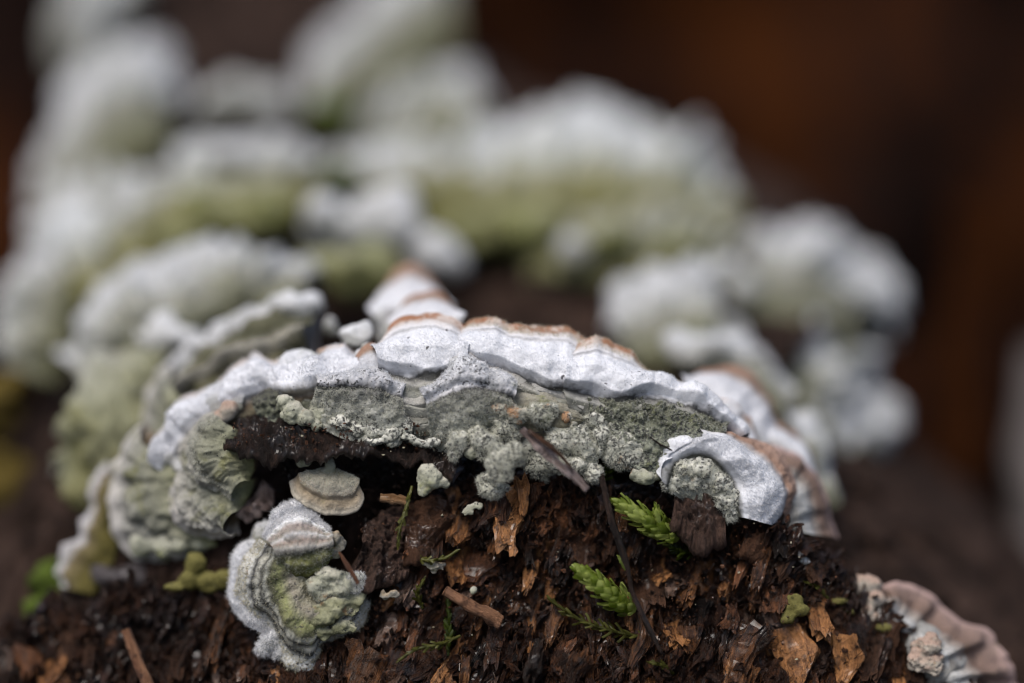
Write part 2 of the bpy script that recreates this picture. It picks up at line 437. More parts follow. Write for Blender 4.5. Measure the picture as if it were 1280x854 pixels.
# ------------------------------------------------------------------ bracket generator
SEED = [0]
def bracket(label, rows, mat, vs=None, res=1.6, thick=0.14, bulge=0.12, prof=None, lump=0.05, radial=0.03, grain=0.012, gran=0.0,
            lobe=0.05, ridges=0.0, puff=0.0, cell=2.4, pufflow=0.2, fuzz=None, cat='bracket fungus', group=None, name='bracket_fungus', vm=0.86, split=True, spots=0):
    """rows: polylines from the attached base to the growing rim, each [(px,py,depth)...]; the sheet is rolled over at the rim and closed underneath"""
    SEED[0] += 1
    s = SEED[0] * 31
    R = [pts(r) for r in rows]
    vs = vs or list(np.linspace(0, 1, len(R)))
    Lr = np.sqrt(((R[-1][1:] - R[-1][:-1]) ** 2).sum(1)).sum()
    W = np.sqrt(((R[-1].mean(0) - R[0].mean(0)) ** 2).sum())
    nu = int(max(14, Lr * 100 / res))
    nv = int(max(12, W * 130 / res))
    K = np.stack([crom(r, nu) for r in R])          # rows x nu x 3
    v = np.linspace(0, 1, nv)
    vs = np.array(vs)
    # smooth interpolation across the rows
    if len(R) == 2:
        G = K[0][None] * (1 - v)[:, None, None] + K[1][None] * v[:, None, None]
    else:
        Q = np.concatenate([2 * K[:1] - K[1:2], K, 2 * K[-1:] - K[-2:-1]])
        k = np.clip(np.searchsorted(vs, v, side='right') - 1, 0, len(R) - 2)
        f = ((v - vs[k]) / (vs[k + 1] - vs[k]))[:, None, None]
        a, b, c, d = Q[k], Q[k + 1], Q[k + 2], Q[k + 3]
        G = 0.5 * (2 * b + (c - a) * f + (2 * a - 5 * b + 4 * c - d) * f ** 2 + (3 * b - a - 3 * c + d) * f ** 3)
        G = 0.6 * G + 0.4 * (K[k] * (1 - f) + K[k + 1] * f)
    gu = np.gradient(G, axis=1); gv = np.gradient(G, axis=0)
    n = unit(np.cross(gu, gv))
    if (n.mean((0, 1)) @ FWD) > 0:
        n = -n
    # one common outward direction blended with the local normal keeps curled sheets clean
    n0 = unit(n.mean((0, 1)))
    n = unit(n * 0.6 + n0 * 0.4)
    V = v[:, None]
    Ls = np.linspace(0, Lr, nu)[None, :] * np.ones((nv, 1))
    # lobed margin
    e = unit(K[-1] - K[-2])
    lb = noise(np.stack([Ls * 1.6, Ls * 0 + s, Ls * 0], -1), s) + 0.5 * noise(np.stack([Ls * 4.5, Ls * 0 + s, Ls * 0], -1), s + 3) + 0.22 * noise(np.stack([Ls * 12, Ls * 0 + s, Ls * 0], -1), s + 4)
    G = G + e[None] * (lb * lobe * V ** 2)[..., None]
    vw = V + 0.05 * noise(np.stack([Ls * 2.2, Ls * 0 + s, V * 2 + 0 * Ls], -1), s + 5)
    h = bulge * np.sin(np.pi * np.clip(V, 0, 1)) ** 0.8
    if prof:
        h = h + np.interp(vw, [p[0] for p in prof], [p[1] for p in prof])
    if ridges:
        h = h + ridges * np.sin(vw * 34 + 2 * noise(G * 1.5, s)) * (0.4 + 0.6 * (noise(G * 2.0, s + 9) > -0.2))
    h = h + lump * fbm(G * 1.9, 3, s + 1) * 2
    h = h + radial * noise(np.stack([Ls * 5.5, Ls * 0 + s, V * 1.5 + 0 * Ls], -1), s + 2) * np.clip(V * 1.5, 0, 1)
    if puff:
        q = (G + 0.12 * np.stack([fbm(G * 3, 2, s + 23), fbm(G * 3, 2, s + 24), fbm(G * 3, 2, s + 25)], -1)) * cell
        pu = 0.55 - np.clip(worley(q, s + 21), 0, 1) ** 1.6 + 0.3 * (0.5 - np.clip(worley(q * 2.3, s + 22), 0, 1) ** 1.6)
        h = h + puff * pu * np.interp(vw, [0, 0.42, 0.52, 0.85, 1], [pufflow, pufflow, 1, 0.9, 0.4])
    Gp = G
    h = h + grain * fbm(Gp * 9, 3, s + 6) * 2 + grain * 0.5 * noise(Gp * 42, s + 7)
    if gran:
        h = h + gran * (0.6 - np.clip(worley(Gp * 11, s + 8), 0, 1)) + gran * 0.5 * (0.6 - np.clip(worley(Gp * 24, s + 12), 0, 1))
    G = G + n * h[..., None]
    # rolled rim
    nr = 7
    c0 = G[-1] - n[-1] * thick / 2
    roll = []
    rz = []
    ee = unit(e - n[-1] * (e * n[-1]).sum(-1, keepdims=True))
    for k in range(1, nr + 1):
        a = math.pi * k / nr
        roll.append(c0 + n[-1] * thick / 2 * math.cos(a) + ee * thick / 2 * math.sin(a) * (1 + 0.15 * fbm(G[-1] * 5 + k, 2, s)[:, None]))
        rz.append(1.0 + 0.14 * k / nr)
    und = []
    uz = []
    last = roll[-1]
    b0 = G[0] - n[0] * thick * 1.6
    nn = max(4, nv // 6)
    for k in range(1, nn + 1):
        f = k / nn
        und.append(last * (1 - f) + b0 * f)
        uz.append(1.14 + 0.36 * f)
    A = np.concatenate([G, np.array(roll), np.array(und)])
    Z = np.concatenate([v, rz, uz])
    zone = np.repeat(Z[:, None], nu, 1)
    org = A[0, nu // 2]
    cut1 = int(vm * nv)
    cut2 = nv + nr
    t_ = thing(name, org, label, cat, group)
    A = A - org
    def seg(nm, r0, r1):
        me = make_mesh(nm, A[r0:r1].reshape(-1, 3), grid_faces(r1 - r0, nu), mat, {'zone': zone[r0:r1]})
        return link(nm, me, t_)
    if split:
        seg('cap', 0, cut1 + 1)
        seg('growing_rim', cut1, cut2 + 1)
        seg('underside', cut2, len(A))
    else:
        seg('cap', 0, cut2 + 1)
        seg('underside', cut2, len(A))
    for fz in (fuzz or []):
        v0, v1, cnt, ln, wd, hm = fz
        hair(t_, G - org, n, v, v0, v1, cnt, ln, wd, hm, ext=(np.array(roll) - org, ee) if v1 > 1 else None)
    return t_, G, n

def hair(parent, G, n, v, v0, v1, cnt, ln, wd, hm, ext=None, nm='felt_hairs'):
    if ext is not None:
        rr = ext[0][:5]
        G = np.concatenate([G, rr])
        nn = np.stack([unit(n[-1] * math.cos(math.pi * k / 7) + ext[1] * math.sin(math.pi * k / 7)) for k in range(1, 6)])
        n = np.concatenate([n, nn])
        v = np.r_[v, 1 + 0.02 * np.arange(1, 6)]
    idx = np.where((v >= v0) & (v <= v1))[0]
    if len(idx) < 2: return
    r = RS.randint(idx[0], idx[-1], cnt)
    c = RS.randint(0, G.shape[1] - 1, cnt)
    fr, fc = RS.rand(cnt, 1), RS.rand(cnt, 1)
    P = G[r, c] * (1 - fr) * (1 - fc) + G[r + 1, c] * fr * (1 - fc) + G[r, c + 1] * (1 - fr) * fc + G[r + 1, c + 1] * fr * fc
    d = n[r, c]
    strands(parent, P, d, ln, wd, hm, nm)

def strands(parent, P, d, ln, wd, hm, nm='felt_hairs', spread=0.9):
    cnt = len(P)
    clump = np.stack([noise(P * 7, 91), noise(P * 7, 92), noise(P * 7, 93)], -1)
    d = unit(d + RS.normal(0, spread * 0.55, (cnt, 3)) + clump * 0.8)
    L = ln * (0.4 + 0.9 * RS.rand(cnt, 1))
    side = unit(np.cross(d, unit(RS.normal(0, 1, (cnt, 3))))) * wd / 2
    bend = unit(RS.normal(0, 1, (cnt, 3))) * L * 0.35
    m = P + d * L * 0.55
    tip = P + d * L + bend
    base = P - d * 0.01
    V = np.stack([base - side, base + side, m + side * 0.8, m - side * 0.8, tip], 1).reshape(-1, 3)
    i = np.arange(cnt)[:, None] * 5
    T = np.concatenate([i + [0, 1, 2], i + [0, 2, 3], i + [3, 2, 4]])
    o = link(nm, make_mesh(nm, V, T, hm, smooth=False), parent)
    o['kind'] = 'stuff'
    return o

def ico(sub):
    import bmesh
    bm = bmesh.new()
    bmesh.ops.create_icosphere(bm, subdivisions=sub, radius=1)
    V = np.array([x.co[:] for x in bm.verts]); F = np.array([[x.index for x in f.verts] for f in bm.faces])
    bm.free()
    return V, F
ICO = {k: ico(k) for k in (2, 3, 4, 5, 6)}

def lump(label, blobs, mat, name='fungus_lump', cat='fungus', group=None, sub=4, rough=0.12, gran=0.0, fuzz=None, flat=0.8, tilt=0.0, vox=None):
    """a knob made of several swellings grown together; blobs: (px,py,depth,rx,ry[,rz]) in hundredths of a unit"""
    SEED[0] += 1
    s = SEED[0] * 37
    VV, FF, off = [], [], 0
    org = at(*blobs[0][:3])
    mr = 0
    for b in blobs:
        px, py, d, rx, ry = b[:5]
        rz = b[5] if len(b) > 5 else (rx + ry) / 2 * flat
        V, F = ICO[3]
        k = (DIST + d) / DIST / 100
        mr = max(mr, (rx + ry) / 2 * k)
        c = at(px, py, d) - org
        a = RS.uniform(-0.5, 0.5)
        h = 1 + rough * 3.0 * fbm(V * 1.3 + s + px * 0.1, 2, s)
        x, y = V[:, :1] * math.cos(a) - V[:, 1:2] * math.sin(a), V[:, :1] * math.sin(a) + V[:, 1:2] * math.cos(a)
        P = c + (RGT * x * rx + UPV * y * ry - FWD * V[:, 2:] * rz) * k * h[:, None]
        VV.append(P); FF.append(F + off); off += len(V)
    me0 = make_mesh('tmp', np.concatenate(VV), np.concatenate(FF), None)
    o0 = bpy.data.objects.new('tmp', me0)
    COL.objects.link(o0)
    dd = blobs[0][2]
    vx = vox or (0.016 if sub >= 5 else 0.022 if dd < 1 else 0.035 if dd < 2.5 else 0.08)
    vx = min(vx, mr / 4)
    md = o0.modifiers.new('r', 'REMESH'); md.mode = 'VOXEL'; md.voxel_size = vx
    ms = o0.modifiers.new('s', 'SMOOTH'); ms.factor = 0.5; ms.iterations = int(min(40, max(3, (mr * 0.10 / vx) ** 2 * 2)))
    dg = bpy.context.evaluated_depsgraph_get()
    ev = o0.evaluated_get(dg); me1 = ev.to_mesh()
    n_ = len(me1.vertices)
    V = np.empty(n_ * 3, np.float32); me1.vertices.foreach_get('co', V); V = V.reshape(-1, 3).astype(float)
    Nn = np.empty(n_ * 3, np.float32); me1.vertex_normals.foreach_get('vector', Nn); Nn = Nn.reshape(-1, 3).astype(float)
    F = np.array([list(p.vertices) for p in me1.polygons if len(p.vertices) == 4])
    ev.to_mesh_clear()
    bpy.data.objects.remove(o0); bpy.data.meshes.remove(me0)
    W = V + org
    h = mr * rough * 1.6 * fbm(W * (0.9 / max(mr, 0.08)), 3, s) + min(0.012, mr * 0.08) * fbm(W * 12, 3, s + 3)
    if gran:
        h = h + gran * 0.9 * (0.6 - np.clip(worley(W * 9, s + 8), 0, 1)) + gran * 0.6 * (0.6 - np.clip(worley(W * 22, s + 12), 0, 1))
    V = V + Nn * h[:, None]
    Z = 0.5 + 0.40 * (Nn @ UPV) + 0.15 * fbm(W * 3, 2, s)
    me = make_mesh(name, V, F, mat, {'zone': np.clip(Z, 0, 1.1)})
    if fuzz:
        t_ = thing(name, org, label, cat, group)
        link('body', me, t_)
        cnt, ln, wd, hm = fuzz
        a = RS.randint(0, len(F), cnt)
        w1 = RS.dirichlet((1, 1, 1, 1), cnt)
        P = (V[F[a]] * w1[..., None]).sum(1)
        strands(t_, P, Nn[F[a, 0]], ln, wd, hm)
        return t_
    o = link(name, me)
    o.location = org.tolist()
    return tag(o, label, cat, group)

# ================================================================== SETTING
# forest floor
n = 90
gx = np.linspace(-1, 1, n); gx = np.sign(gx) * np.abs(gx) ** 3 * 2500
X, Y = np.meshgrid(gx, gx + 0, indexing='xy')
Zg = fbm(np.stack([X * 0.05, Y * 0.05, X * 0], -1), 4, 5) * 1.5 - 1
m, t, b = new_mat('forest_floor')
P = world_pos(t)
n1 = noise_node(t, P, 0.10, 5, 0.65); n2 = noise_node(t, P, 0.5, 5, 0.7)
r = ramp(t, [(0.35, (0.003, 0.002, 0.0015)), (0.5, (0.008, 0.004, 0.003)), (0.62, (0.020, 0.008, 0.003)), (0.75, (0.015, 0.012, 0.011))])
t.links.new(math_n(t, 'ADD', math_n(t, 'MULTIPLY', n1.outputs[0], 0.7), math_n(t, 'MULTIPLY', n2.outputs[0], 0.3)), r.inputs[0])
t.links.new(r.outputs[0], b.inputs['Base Color']); b.inputs['Roughness'].default_value = 0.9; b.inputs['Specular IOR Level'].default_value = 0.05
g = link('ground', make_mesh('ground', np.stack([X, Y, Zg], -1).reshape(-1, 3), grid_faces(n, n), m))
tag(g, 'dark forest floor covered in brown litter behind the stump', kind='structure')

# stump body: a stepped trunk lofted from rough rings; front depth, left and right outline given per ring
rings = [(1500, -2.6, -420, 1700, 6), (1150, -1.2, -200, 1450, 6), (1000, -0.6, -120, 1350, 6), (854, 0.25, -60, 1215, 5.5), (740, 0.35, 20, 1075, 5.5), (650, 0.5, 110, 1000, 5.3), (610, 0.6, 170, 965, 5.2),
         (570, 0.8, 220, 940, 5.2), (540, 1.2, 240, 960, 5.2), (520, 2.2, 200, 1020, 4), (470, 3.4, 150, 1060, 3.4), (420, 4.8, 110, 1085, 2.6), (350, 6.2, 85, 1065, 2.0),
         (270, 7.4, 70, 990, 1.7), (210, 8.4, 75, 870, 1.5), (160, 9.2, 80, 700, 1.4), (90, 10.3, 95, 560, 1.5), (20, 11.4, 100, 540, 1.5), (-60, 12.4, 110, 540, 1.5), (-160, 13.6, 150, 520, 1.5), (-200, 15.5, 250, 450, 1.0)]
nc = 420
th = np.linspace(0, 2 * math.pi, nc, endpoint=False)
RR = []
for py, d, xl, xr, hb in rings:
    f = at(0, py, d)
    k = (DIST + d + hb * 0.7) / DIST
    cx = ((xl + xr) / 2 - 640) / 100 * k
    a = (xr - xl) / 200 * k
    ct, st = np.cos(th), np.sin(th)
    e_ = 0.8
    RR.append(np.stack([cx + a * np.sign(ct) * np.abs(ct) ** e_, f[1] + hb - hb * np.sign(st) * np.abs(st) ** e_, np.full(nc, f[2])], -1))
RR = np.array(RR)
bot = RR[0].copy(); bot[:, 2] = -1.5; bot[:, 0] *= 1.15
midr = (RR[0] + bot) / 2
RR = np.concatenate([bot[None], midr[None], RR])
nrw = 260
tt = np.linspace(0, len(RR) - 1, nrw)
k = np.clip(tt.astype(int), 0, len(RR) - 2); f = (tt - k)[:, None, None]
BODY = RR[k] * (1 - f) + RR[k + 1] * f
out = unit(BODY - np.array([0, 8, 23.0]) * [1, 1, 1]); 
out[..., 2] *= 0.3
out = unit(out)
hh = fbm(BODY * [1.6, 1.6, 0.7], 5, 3) * 0.45 - np.abs(fbm(BODY * [3.5, 3.5, 1.2], 3, 8)) * 0.35
BODY = BODY + out * hh[..., None]
stump = link('tree_stump', make_mesh('tree_stump', BODY.reshape(-1, 3), grid_faces(nrw, nc, True), W_stump))
tag(stump, 'rotten dark brown tree stump carrying all the bracket fungi', 'tree stump')

# ------------------------------------------------------------------ wood chips of the broken face
def chip_mesh(i, L=0.6, Wd=0.2, T=0.11, nu=34, nv=16):
    """a blocky sliver of crumbling wood: bundle of fibres with broken, frayed ends"""
    s = 500 + i * 13
    a = np.linspace(0, 2 * math.pi, nu, endpoint=False)
    v = np.linspace(-1, 1, nv)
    A, Vv = np.meshgrid(a, v)
    rs = np.random.RandomState(s)
    tp = rs.uniform(-0.35, 0.35)
    taper = (1 - 0.12 * Vv ** 4 - tp * Vv) * (1 + 0.22 * noise(np.stack([Vv * 1.6, A * 0 + s, A * 0], -1), s + 9))
    sq = rs.uniform(0.35, 0.6)
    ca, sa = np.cos(A), np.sin(A)
    x = np.sign(ca) * np.abs(ca) ** sq * Wd / 2 * taper
    y = np.sign(sa) * np.abs(sa) ** sq * T / 2 * taper
    fib = noise(np.stack([ca * 2.6 + s, sa * 2.6, Vv * 0.9], -1), s)
    fib2 = noise(np.stack([ca * 6.5 + s, sa * 6.5, Vv * 1.8], -1), s + 1)
    rr = 1 + 0.38 * fib + 0.26 * fib2
    end = noise(np.stack([ca * 1.5 + s, sa * 1.5, np.sign(Vv) * 9], -1), s + 2) * 0.22 + noise(np.stack([ca * 7 + s, sa * 7, np.sign(Vv) * 9], -1), s + 3) * 0.22
    z = Vv * L / 2 * (1 + end * np.abs(Vv) ** 2)
    bx = rs.uniform(-0.10, 0.10) * Vv ** 2
    P = np.stack([x * rr + bx, y * rr + rs.uniform(-0.06, 0.06) * Vv ** 2, z], -1).reshape(-1, 3)
    P = P + 0.028 * np.stack([fbm(P * 10 + s, 3, s + 5), fbm(P * 10 + s, 3, s + 6), fbm(P * 7 + s, 2, s + 7)], -1) * min(1, Wd / 0.15)
    F = grid_faces(nv, nu, True)
    e0, e1 = len(P), len(P) + 1
    P = np.vstack([P, P[:nu].mean(0) + [0, 0, 0.07], P[-nu:].mean(0) - [0, 0, 0.07]])
    q = np.arange(nu)
    tri = np.concatenate([np.stack([q, (q + 1) % nu, np.full(nu, e0), np.full(nu, e0)], 1), np.stack([q + (nv - 1) * nu, (q + 1) % nu + (nv - 1) * nu, np.full(nu, e1), np.full(nu, e1)], 1)])
    return P, F, tri

def chip_me(i, mat, **kw):
    P, F, tri = chip_mesh(i, **kw)
    me = bpy.data.meshes.new('wood_chip')
    me.from_pydata(P.tolist(), [], F.tolist() + [x[:3] for x in tri.tolist()])
    me.polygons.foreach_set('use_smooth', [False] * len(F) + [False] * len(tri))
    me.materials.append(mat)
    me.update()
    return me
W_amber = wood_mat('amber_rotten_wood', (0.022, 0.009, 0.004), (0.16, 0.062, 0.020), (0.44, 0.20, 0.074), spec=0.5, rough=0.33)
W_splint = wood_mat('red_brown_splinters', (0.018, 0.007, 0.004), (0.090, 0.036, 0.016), (0.26, 0.11, 0.048), objspace=False, spec=0.5, rough=0.33)
W_greychip = wood_mat('grey_brown_rotten_wood', (0.012, 0.007, 0.005), (0.080, 0.044, 0.030), (0.24, 0.155, 0.115), spec=0.5, rough=0.33)
CH = [chip_me(i, (W_chip, W_chip, W_amber, W_greychip, W_chip)[i % 5], L=0.40 + 0.34 * ((i * 7) % 5) / 5, Wd=0.15 + 0.17 * ((i * 3) % 4) / 3, T=0.08 + 0.07 * (i % 3) / 2) for i in range(20)]
CHD = [chip_me(i + 40, W_dark, L=0.5 + 0.2 * (i % 3) / 3, Wd=0.18 + 0.12 * (i % 2), T=0.13) for i in range(6)]

topline = [(-40, 800), (30, 790), (60, 760), (110, 770), (150, 740), (210, 750), (250, 735), (300, 750), (345, 800), (430, 800), (470, 690), (510, 650), (560, 620), (640, 605), (720, 600), (770, 620), (840, 650), (930, 650), (990, 668), (1050, 712), (1100, 765), (1150, 810), (1190, 870)]
tlx = [p[0] for p in topline]; tly = [p[1] for p in topline]
def chip_d(px, py):
    # surface depth of the broken face: slopes back to the left, right and top
    d = 0.10 + max(0, (420 - px)) / 420 * 1.0 + max(0, px - 950) / 250 * 0.5 - max(0, py - 780) / 100 * 0.35
    return d
cands = []
y = 905
row = 0
while y > 600:
    x = -40 + (row % 2) * 14
    while x < 1210:
        px, py = x + random.uniform(-9, 9), y + random.uniform(-9, 9)
        if py > np.interp(px, tlx, tly) + 8:
            cands.append((px, py))
        x += 35
    y -= 28
    row += 1
random.shuffle(cands)
cands = cands[:296]
for (px, py) in cands:
    far = px < 420
    pn = np.array([px / 90.0, py / 90.0, 3.3])
    dn = float(noise(pn, 61)); ln_ = float(noise(pn * 0.8, 62)); tn = float(noise(pn * 1.1, 63))
    dk = random.random() < (0.6 if far else 0.02 + 0.4 * max(0, dn) + (0.35 if py < np.interp(px, tlx, tly) + 45 else 0))
    amber = 560 < px < 960 and py > 640 and random.random() < 0.5  # more amber chips at lower centre, also standing in for light falling there
    me = random.choice(CH[2::5] if amber else CHD if dk else CH)
    o = bpy.data.objects.new('wood_chip', me)
    COL.objects.link(o)
    o.parent = stump
    lean = math.radians((20 if px > 420 else 5) + ln_ * 30 + random.gauss(0, 11))
    tilt = math.radians(26 + tn * 30 + random.gauss(0, 13))
    spin = math.radians(random.gauss(0, 45))
    ax = UPV * math.cos(lean) + RGT * math.sin(lean)
    ax = ax * math.cos(tilt) + FWD * math.sin(tilt)          # lower end leans out towards the viewer
    z = Vector(ax).normalized()
    q = z.to_track_quat('Z', 'Y') @ Quaternion((0, 0, 1), spin)
    big = random.choice((0.55, 0.7, 0.8, 0.95, 1.2))
    d = chip_d(px, py) + random.gauss(0, 0.09) + dn * 0.18
    o.matrix_world = Matrix.Translation(Vector(at(px, py, d))) @ q.to_matrix().to_4x4() @ Matrix.Diagonal((big * random.uniform(0.8, 1.25), big * random.uniform(0.8, 1.25), big * random.uniform(0.8, 1.15), 1))

# the finer splinters between the chips, too many to count
VV, FF, off = [], [], 0
base = [chip_mesh(70 + i, L=0.26 + 0.04 * (i % 3), Wd=0.06 + 0.03 * (i % 4), T=0.055, nu=12, nv=8) for i in range(8)]
for k in range(6500):
    px = random.uniform(-60, 1230)
    ty = np.interp(px, tlx, tly)
    py = random.uniform(ty - 12, 920)
    P, F, tri = base[k % 8]
    sc = random.uniform(0.35, 1.15)
    lean = math.radians(random.gauss(18, 30)); tilt = math.radians(random.gauss(25, 30))
    ax = UPV * math.cos(lean) + RGT * math.sin(lean); ax = ax * math.cos(tilt) + FWD * math.sin(tilt)
    R3 = np.array((Vector(ax).normalized().to_track_quat('Z', 'Y') @ Quaternion((0, 0, 1), random.uniform(0, 6))).to_matrix())
    c = at(px, py, chip_d(px, py) + random.uniform(-0.08, 0.3) + 0.18 * float(noise(np.array([px / 90.0, py / 90.0, 3.3]), 61)))
    VV.append((P * sc) @ R3.T + c); FF.append(F + off); off += len(P)
me = make_mesh('splinters', np.concatenate(VV), np.concatenate(FF), W_splint, smooth=False)
o = link('splinters', me, stump); o['kind'] = 'stuff'

# frayed fibres standing off the chips
fp, fd = [], []
for k in range(9000):
    px = random.uniform(430, 1180) if k % 5 else random.uniform(-30, 430)
    ty = np.interp(px, tlx, tly)
    py = random.uniform(ty, 900)
    fp.append(at(px, py, chip_d(px, py) - random.uniform(-0.05, 0.16) + 0.18 * float(noise(np.array([px / 90.0, py / 90.0, 3.3]), 61))))
    ln_ = math.radians(20 + 30 * float(noise(np.array([px / 90.0, py / 90.0, 3.3]) * 0.8, 62)))
    fd.append((UPV * math.cos(ln_) + RGT * math.sin(ln_)) * random.choice((-1, 1)))
strands(stump, np.array(fp), np.array(fd), 0.15, 0.010, W_amber, 'wood_fibres', spread=0.35)

# dark crumbs and pale grains
def crumbs(nm, boxes, cnt, smin, smax, mat):
    V, F = ICO[2]
    V = V[:42]
    V1, F1 = ico(1)
    VV, FF, off = [], [], 0
    for k in range(cnt):
        x0, y0, x1, y1, d0, d1 = random.choice(boxes)
        c = at(random.uniform(x0, x1), random.uniform(y0, y1), random.uniform(d0, d1))
        s_ = smin + (smax - smin) * random.random() ** 2
        P = V1 * s_ * (0.5 + 1.0 * RS.rand(len(V1), 1)) * (0.35 + 1.1 * RS.rand(3)) + c
        VV.append(P); FF.append(F1 + off); off += len(V1)
    o = link(nm, make_mesh(nm, np.concatenate(VV), np.concatenate(FF), mat, smooth=False), stump)
    o['kind'] = 'stuff'
crumbs('dark_crumbs', [(350, 575, 600, 600, 0.0, 0.5), (740, 605, 840, 650, 0, 0.3), (840, 640, 940, 700, 0, 0.4), (600, 595, 760, 640, 0, 0.3), (350, 560, 640, 690, 0.1, 0.5), (450, 600, 640, 690, 0.1, 0.5), (430, 700, 1040, 860, -0.05, 0.3)], 4500, 0.008, 0.045, W_dark)
crumbs('brown_crumbs', [(290, 528, 580, 565, -0.32, 0.1), (620, 640, 960, 800, -0.15, 0.1), (600, 720, 1060, 860, -0.2, 0.1), (440, 640, 700, 860, -0.1, 0.1)], 1800, 0.006, 0.028, W_chip)
crumbs('pale_grains', [(430, 545, 600, 570, -0.3, 0.0), (300, 520, 560, 560, -0.25, 0.1), (460, 640, 1000, 840, -0.2, 0.1)], 130, 0.007, 0.018, H_cream)

# ------------------------------------------------------------------ bark flake with a hollow under it
def slab(label, rows, mat, name, cat, thick=0.12, lump_=0.09, res=1.6, grain=0.06):
    t_, G, n_ = bracket(label, rows, mat, res=res, thick=thick, bulge=0.05, lump=lump_, radial=0.09, grain=grain, gran=0.05, lobe=0.12, name=name, cat=cat, split=False)
    return t_
flake = slab('dark brown bark flake jutting out below the white band, over a hollow',
     [[(290, 520, 0.6), (350, 505, 0.5), (430, 515, 0.4), (500, 535, 0.3), (590, 560, 0.2)],
      [(280, 552, -0.05), (340, 562, -0.25), (420, 568, -0.3), (500, 572, -0.3), (575, 578, -0.2)]], W_bark, 'bark_flake', 'bark')
block = slab('small square block of dark crumbly bark under the round grey crust at the right',
     [[(842, 606, 0.1), (870, 602, 0.1), (905, 606, 0.1)], [(840, 640, -0.2), (872, 664, -0.25), (906, 645, -0.2)]], W_bark, 'bark_piece', 'bark', thick=0.3)
slab('ragged dark brown wedge of splintered bark between the hanging bracket and the moss strand',
     [[(455, 655, 0.1), (490, 632, 0.1), (520, 640, 0.15)], [(448, 700, -0.25), (470, 735, -0.25), (510, 720, -0.1)]], W_bark, 'bark_piece', 'bark', thick=0.2, grain=0.07)
slab('black upright bark stub beside the green moss strand',
     [[(512, 630, 0.1), (545, 620, 0.1), (570, 640, 0.1)], [(505, 690, -0.2), (535, 690, -0.2), (560, 670, -0.1)]], W_dark, 'bark_piece', 'bark', thick=0.2, grain=0.05)
slab('thin brown bark strip crossing beside the nested grey curls',
     [[(330, 600, 0.4), (320, 615, 0.35), (300, 640, 0.4)], [(345, 615, 0.25), (330, 635, 0.2), (305, 650, 0.35)]], W_grey, 'bark_piece', 'bark', thick=0.08, grain=0.03)
slab('dark crumbly bark edge sloping down under the white bracket at the right',
     [[(930, 655, 0.5), (1000, 680, 0.7), (1060, 730, 0.9), (1130, 800, 1.1)], [(925, 680, 0.05), (985, 705, 0.15), (1040, 755, 0.3), (1100, 815, 0.4)]], W_dark, 'bark_piece', 'bark', thick=0.2, grain=0.05)

# ================================================================== FRONT BRACKETS
front = 'zoned bracket fungi along the front ledge'
FZ = lambda k: [(0.5, 0.86, int(6000 * k), 0.028, 0.004, H_white)]
stepprof = [(0, 0), (0.10, 0.04), (0.13, -0.02), (0.22, 0.05), (0.26, -0.03), (0.38, 0.03), (0.45, -0.06), (0.52, 0.12), (0.68, 0.17), (0.80, 0.10), (0.86, 0.05), (0.89, 0.07), (1, 0.0)]
W1 = dict(vs=[0, 0.47, 1], prof=stepprof, lump=0.07, radial=0.03, puff=0.10, res=1.5, grain=0.007, group=front)
bracket('long white bracket on the front ledge with orange brown rim, directly right of the notch',
    [[(584, 500, 0.08), (630, 530, 0.02), (680, 548, 0.02), (735, 555, 0.05)],
     [(582, 450, 0.10), (605, 455, 0.0), (640, 464, -0.02), (680, 482, -0.02), (705, 486, 0.0), (742, 498, 0.06)],
     [(580, 412, 0.36), (590, 399, 0.32), (606, 396, 0.27), (640, 401, 0.27), (662, 405, 0.27), (690, 410, 0.28), (712, 413, 0.3), (730, 425, 0.32), (748, 440, 0.30)]],
    M_white, lobe=0.07, thick=0.10, fuzz=FZ(0.9) + [(0.88, 1.1, 1500, 0.03, 0.006, H_cream), (0, 0.45, 2000, 0.03, 0.006, H_grey)], **W1)
bracket('white bracket with orange brown rim sloping down to the right half of the front ledge',
    [[(725, 548, -0.05), (770, 575, -0.05), (820, 580, 0.0), (860, 575, 0.1), (905, 572, 0.25)],
     [(702, 486, -0.06), (735, 492, -0.08), (765, 500, -0.06), (800, 498, -0.03), (850, 507, 0.05), (885, 525, 0.15), (915, 552, 0.3)],
     [(712, 440, 0.12), (724, 426, 0.16), (748, 423, 0.2), (770, 430, 0.22), (792, 445, 0.26), (810, 466, 0.32), (832, 476, 0.36), (852, 489, 0.4), (872, 494, 0.43), (890, 508, 0.46), (912, 534, 0.5), (932, 558, 0.5)]],
    M_white, lobe=0.06, thick=0.10, fuzz=FZ(0.9) + [(0.88, 1.1, 1500, 0.03, 0.006, H_cream), (0, 0.45, 2000, 0.03, 0.006, H_grey)], **W1)
SC = dict(lump=0.05, radial=0.02, puff=0.08, cell=3.5, pufflow=0.6, res=1.5, grain=0.008, thick=0.10, bulge=0.08, lobe=0.05, group=front)
bracket('small white scallop with orange cap against the left side of the domed bracket',
    [[(444, 480, 0.05), (462, 486, 0.0), (482, 478, 0.05)], [(440, 462, 0.1), (446, 442, 0.15), (460, 432, 0.18), (475, 436, 0.18), (486, 452, 0.12)]],
    M_brownrim, fuzz=[(0.2, 0.8, 1500, 0.025, 0.004, H_white)], **SC)
bracket('pale fluffy scallop on the long white band above the pair of cream knobs',
    [[(352, 500, 0.15), (375, 505, 0.1), (398, 500, 0.1)], [(342, 478, 0.25), (350, 452, 0.35), (370, 441, 0.38), (392, 447, 0.36), (404, 470, 0.22)]],
    M_whitelump, fuzz=[(0.2, 1.1, 2500, 0.035, 0.005, H_white)], **SC)
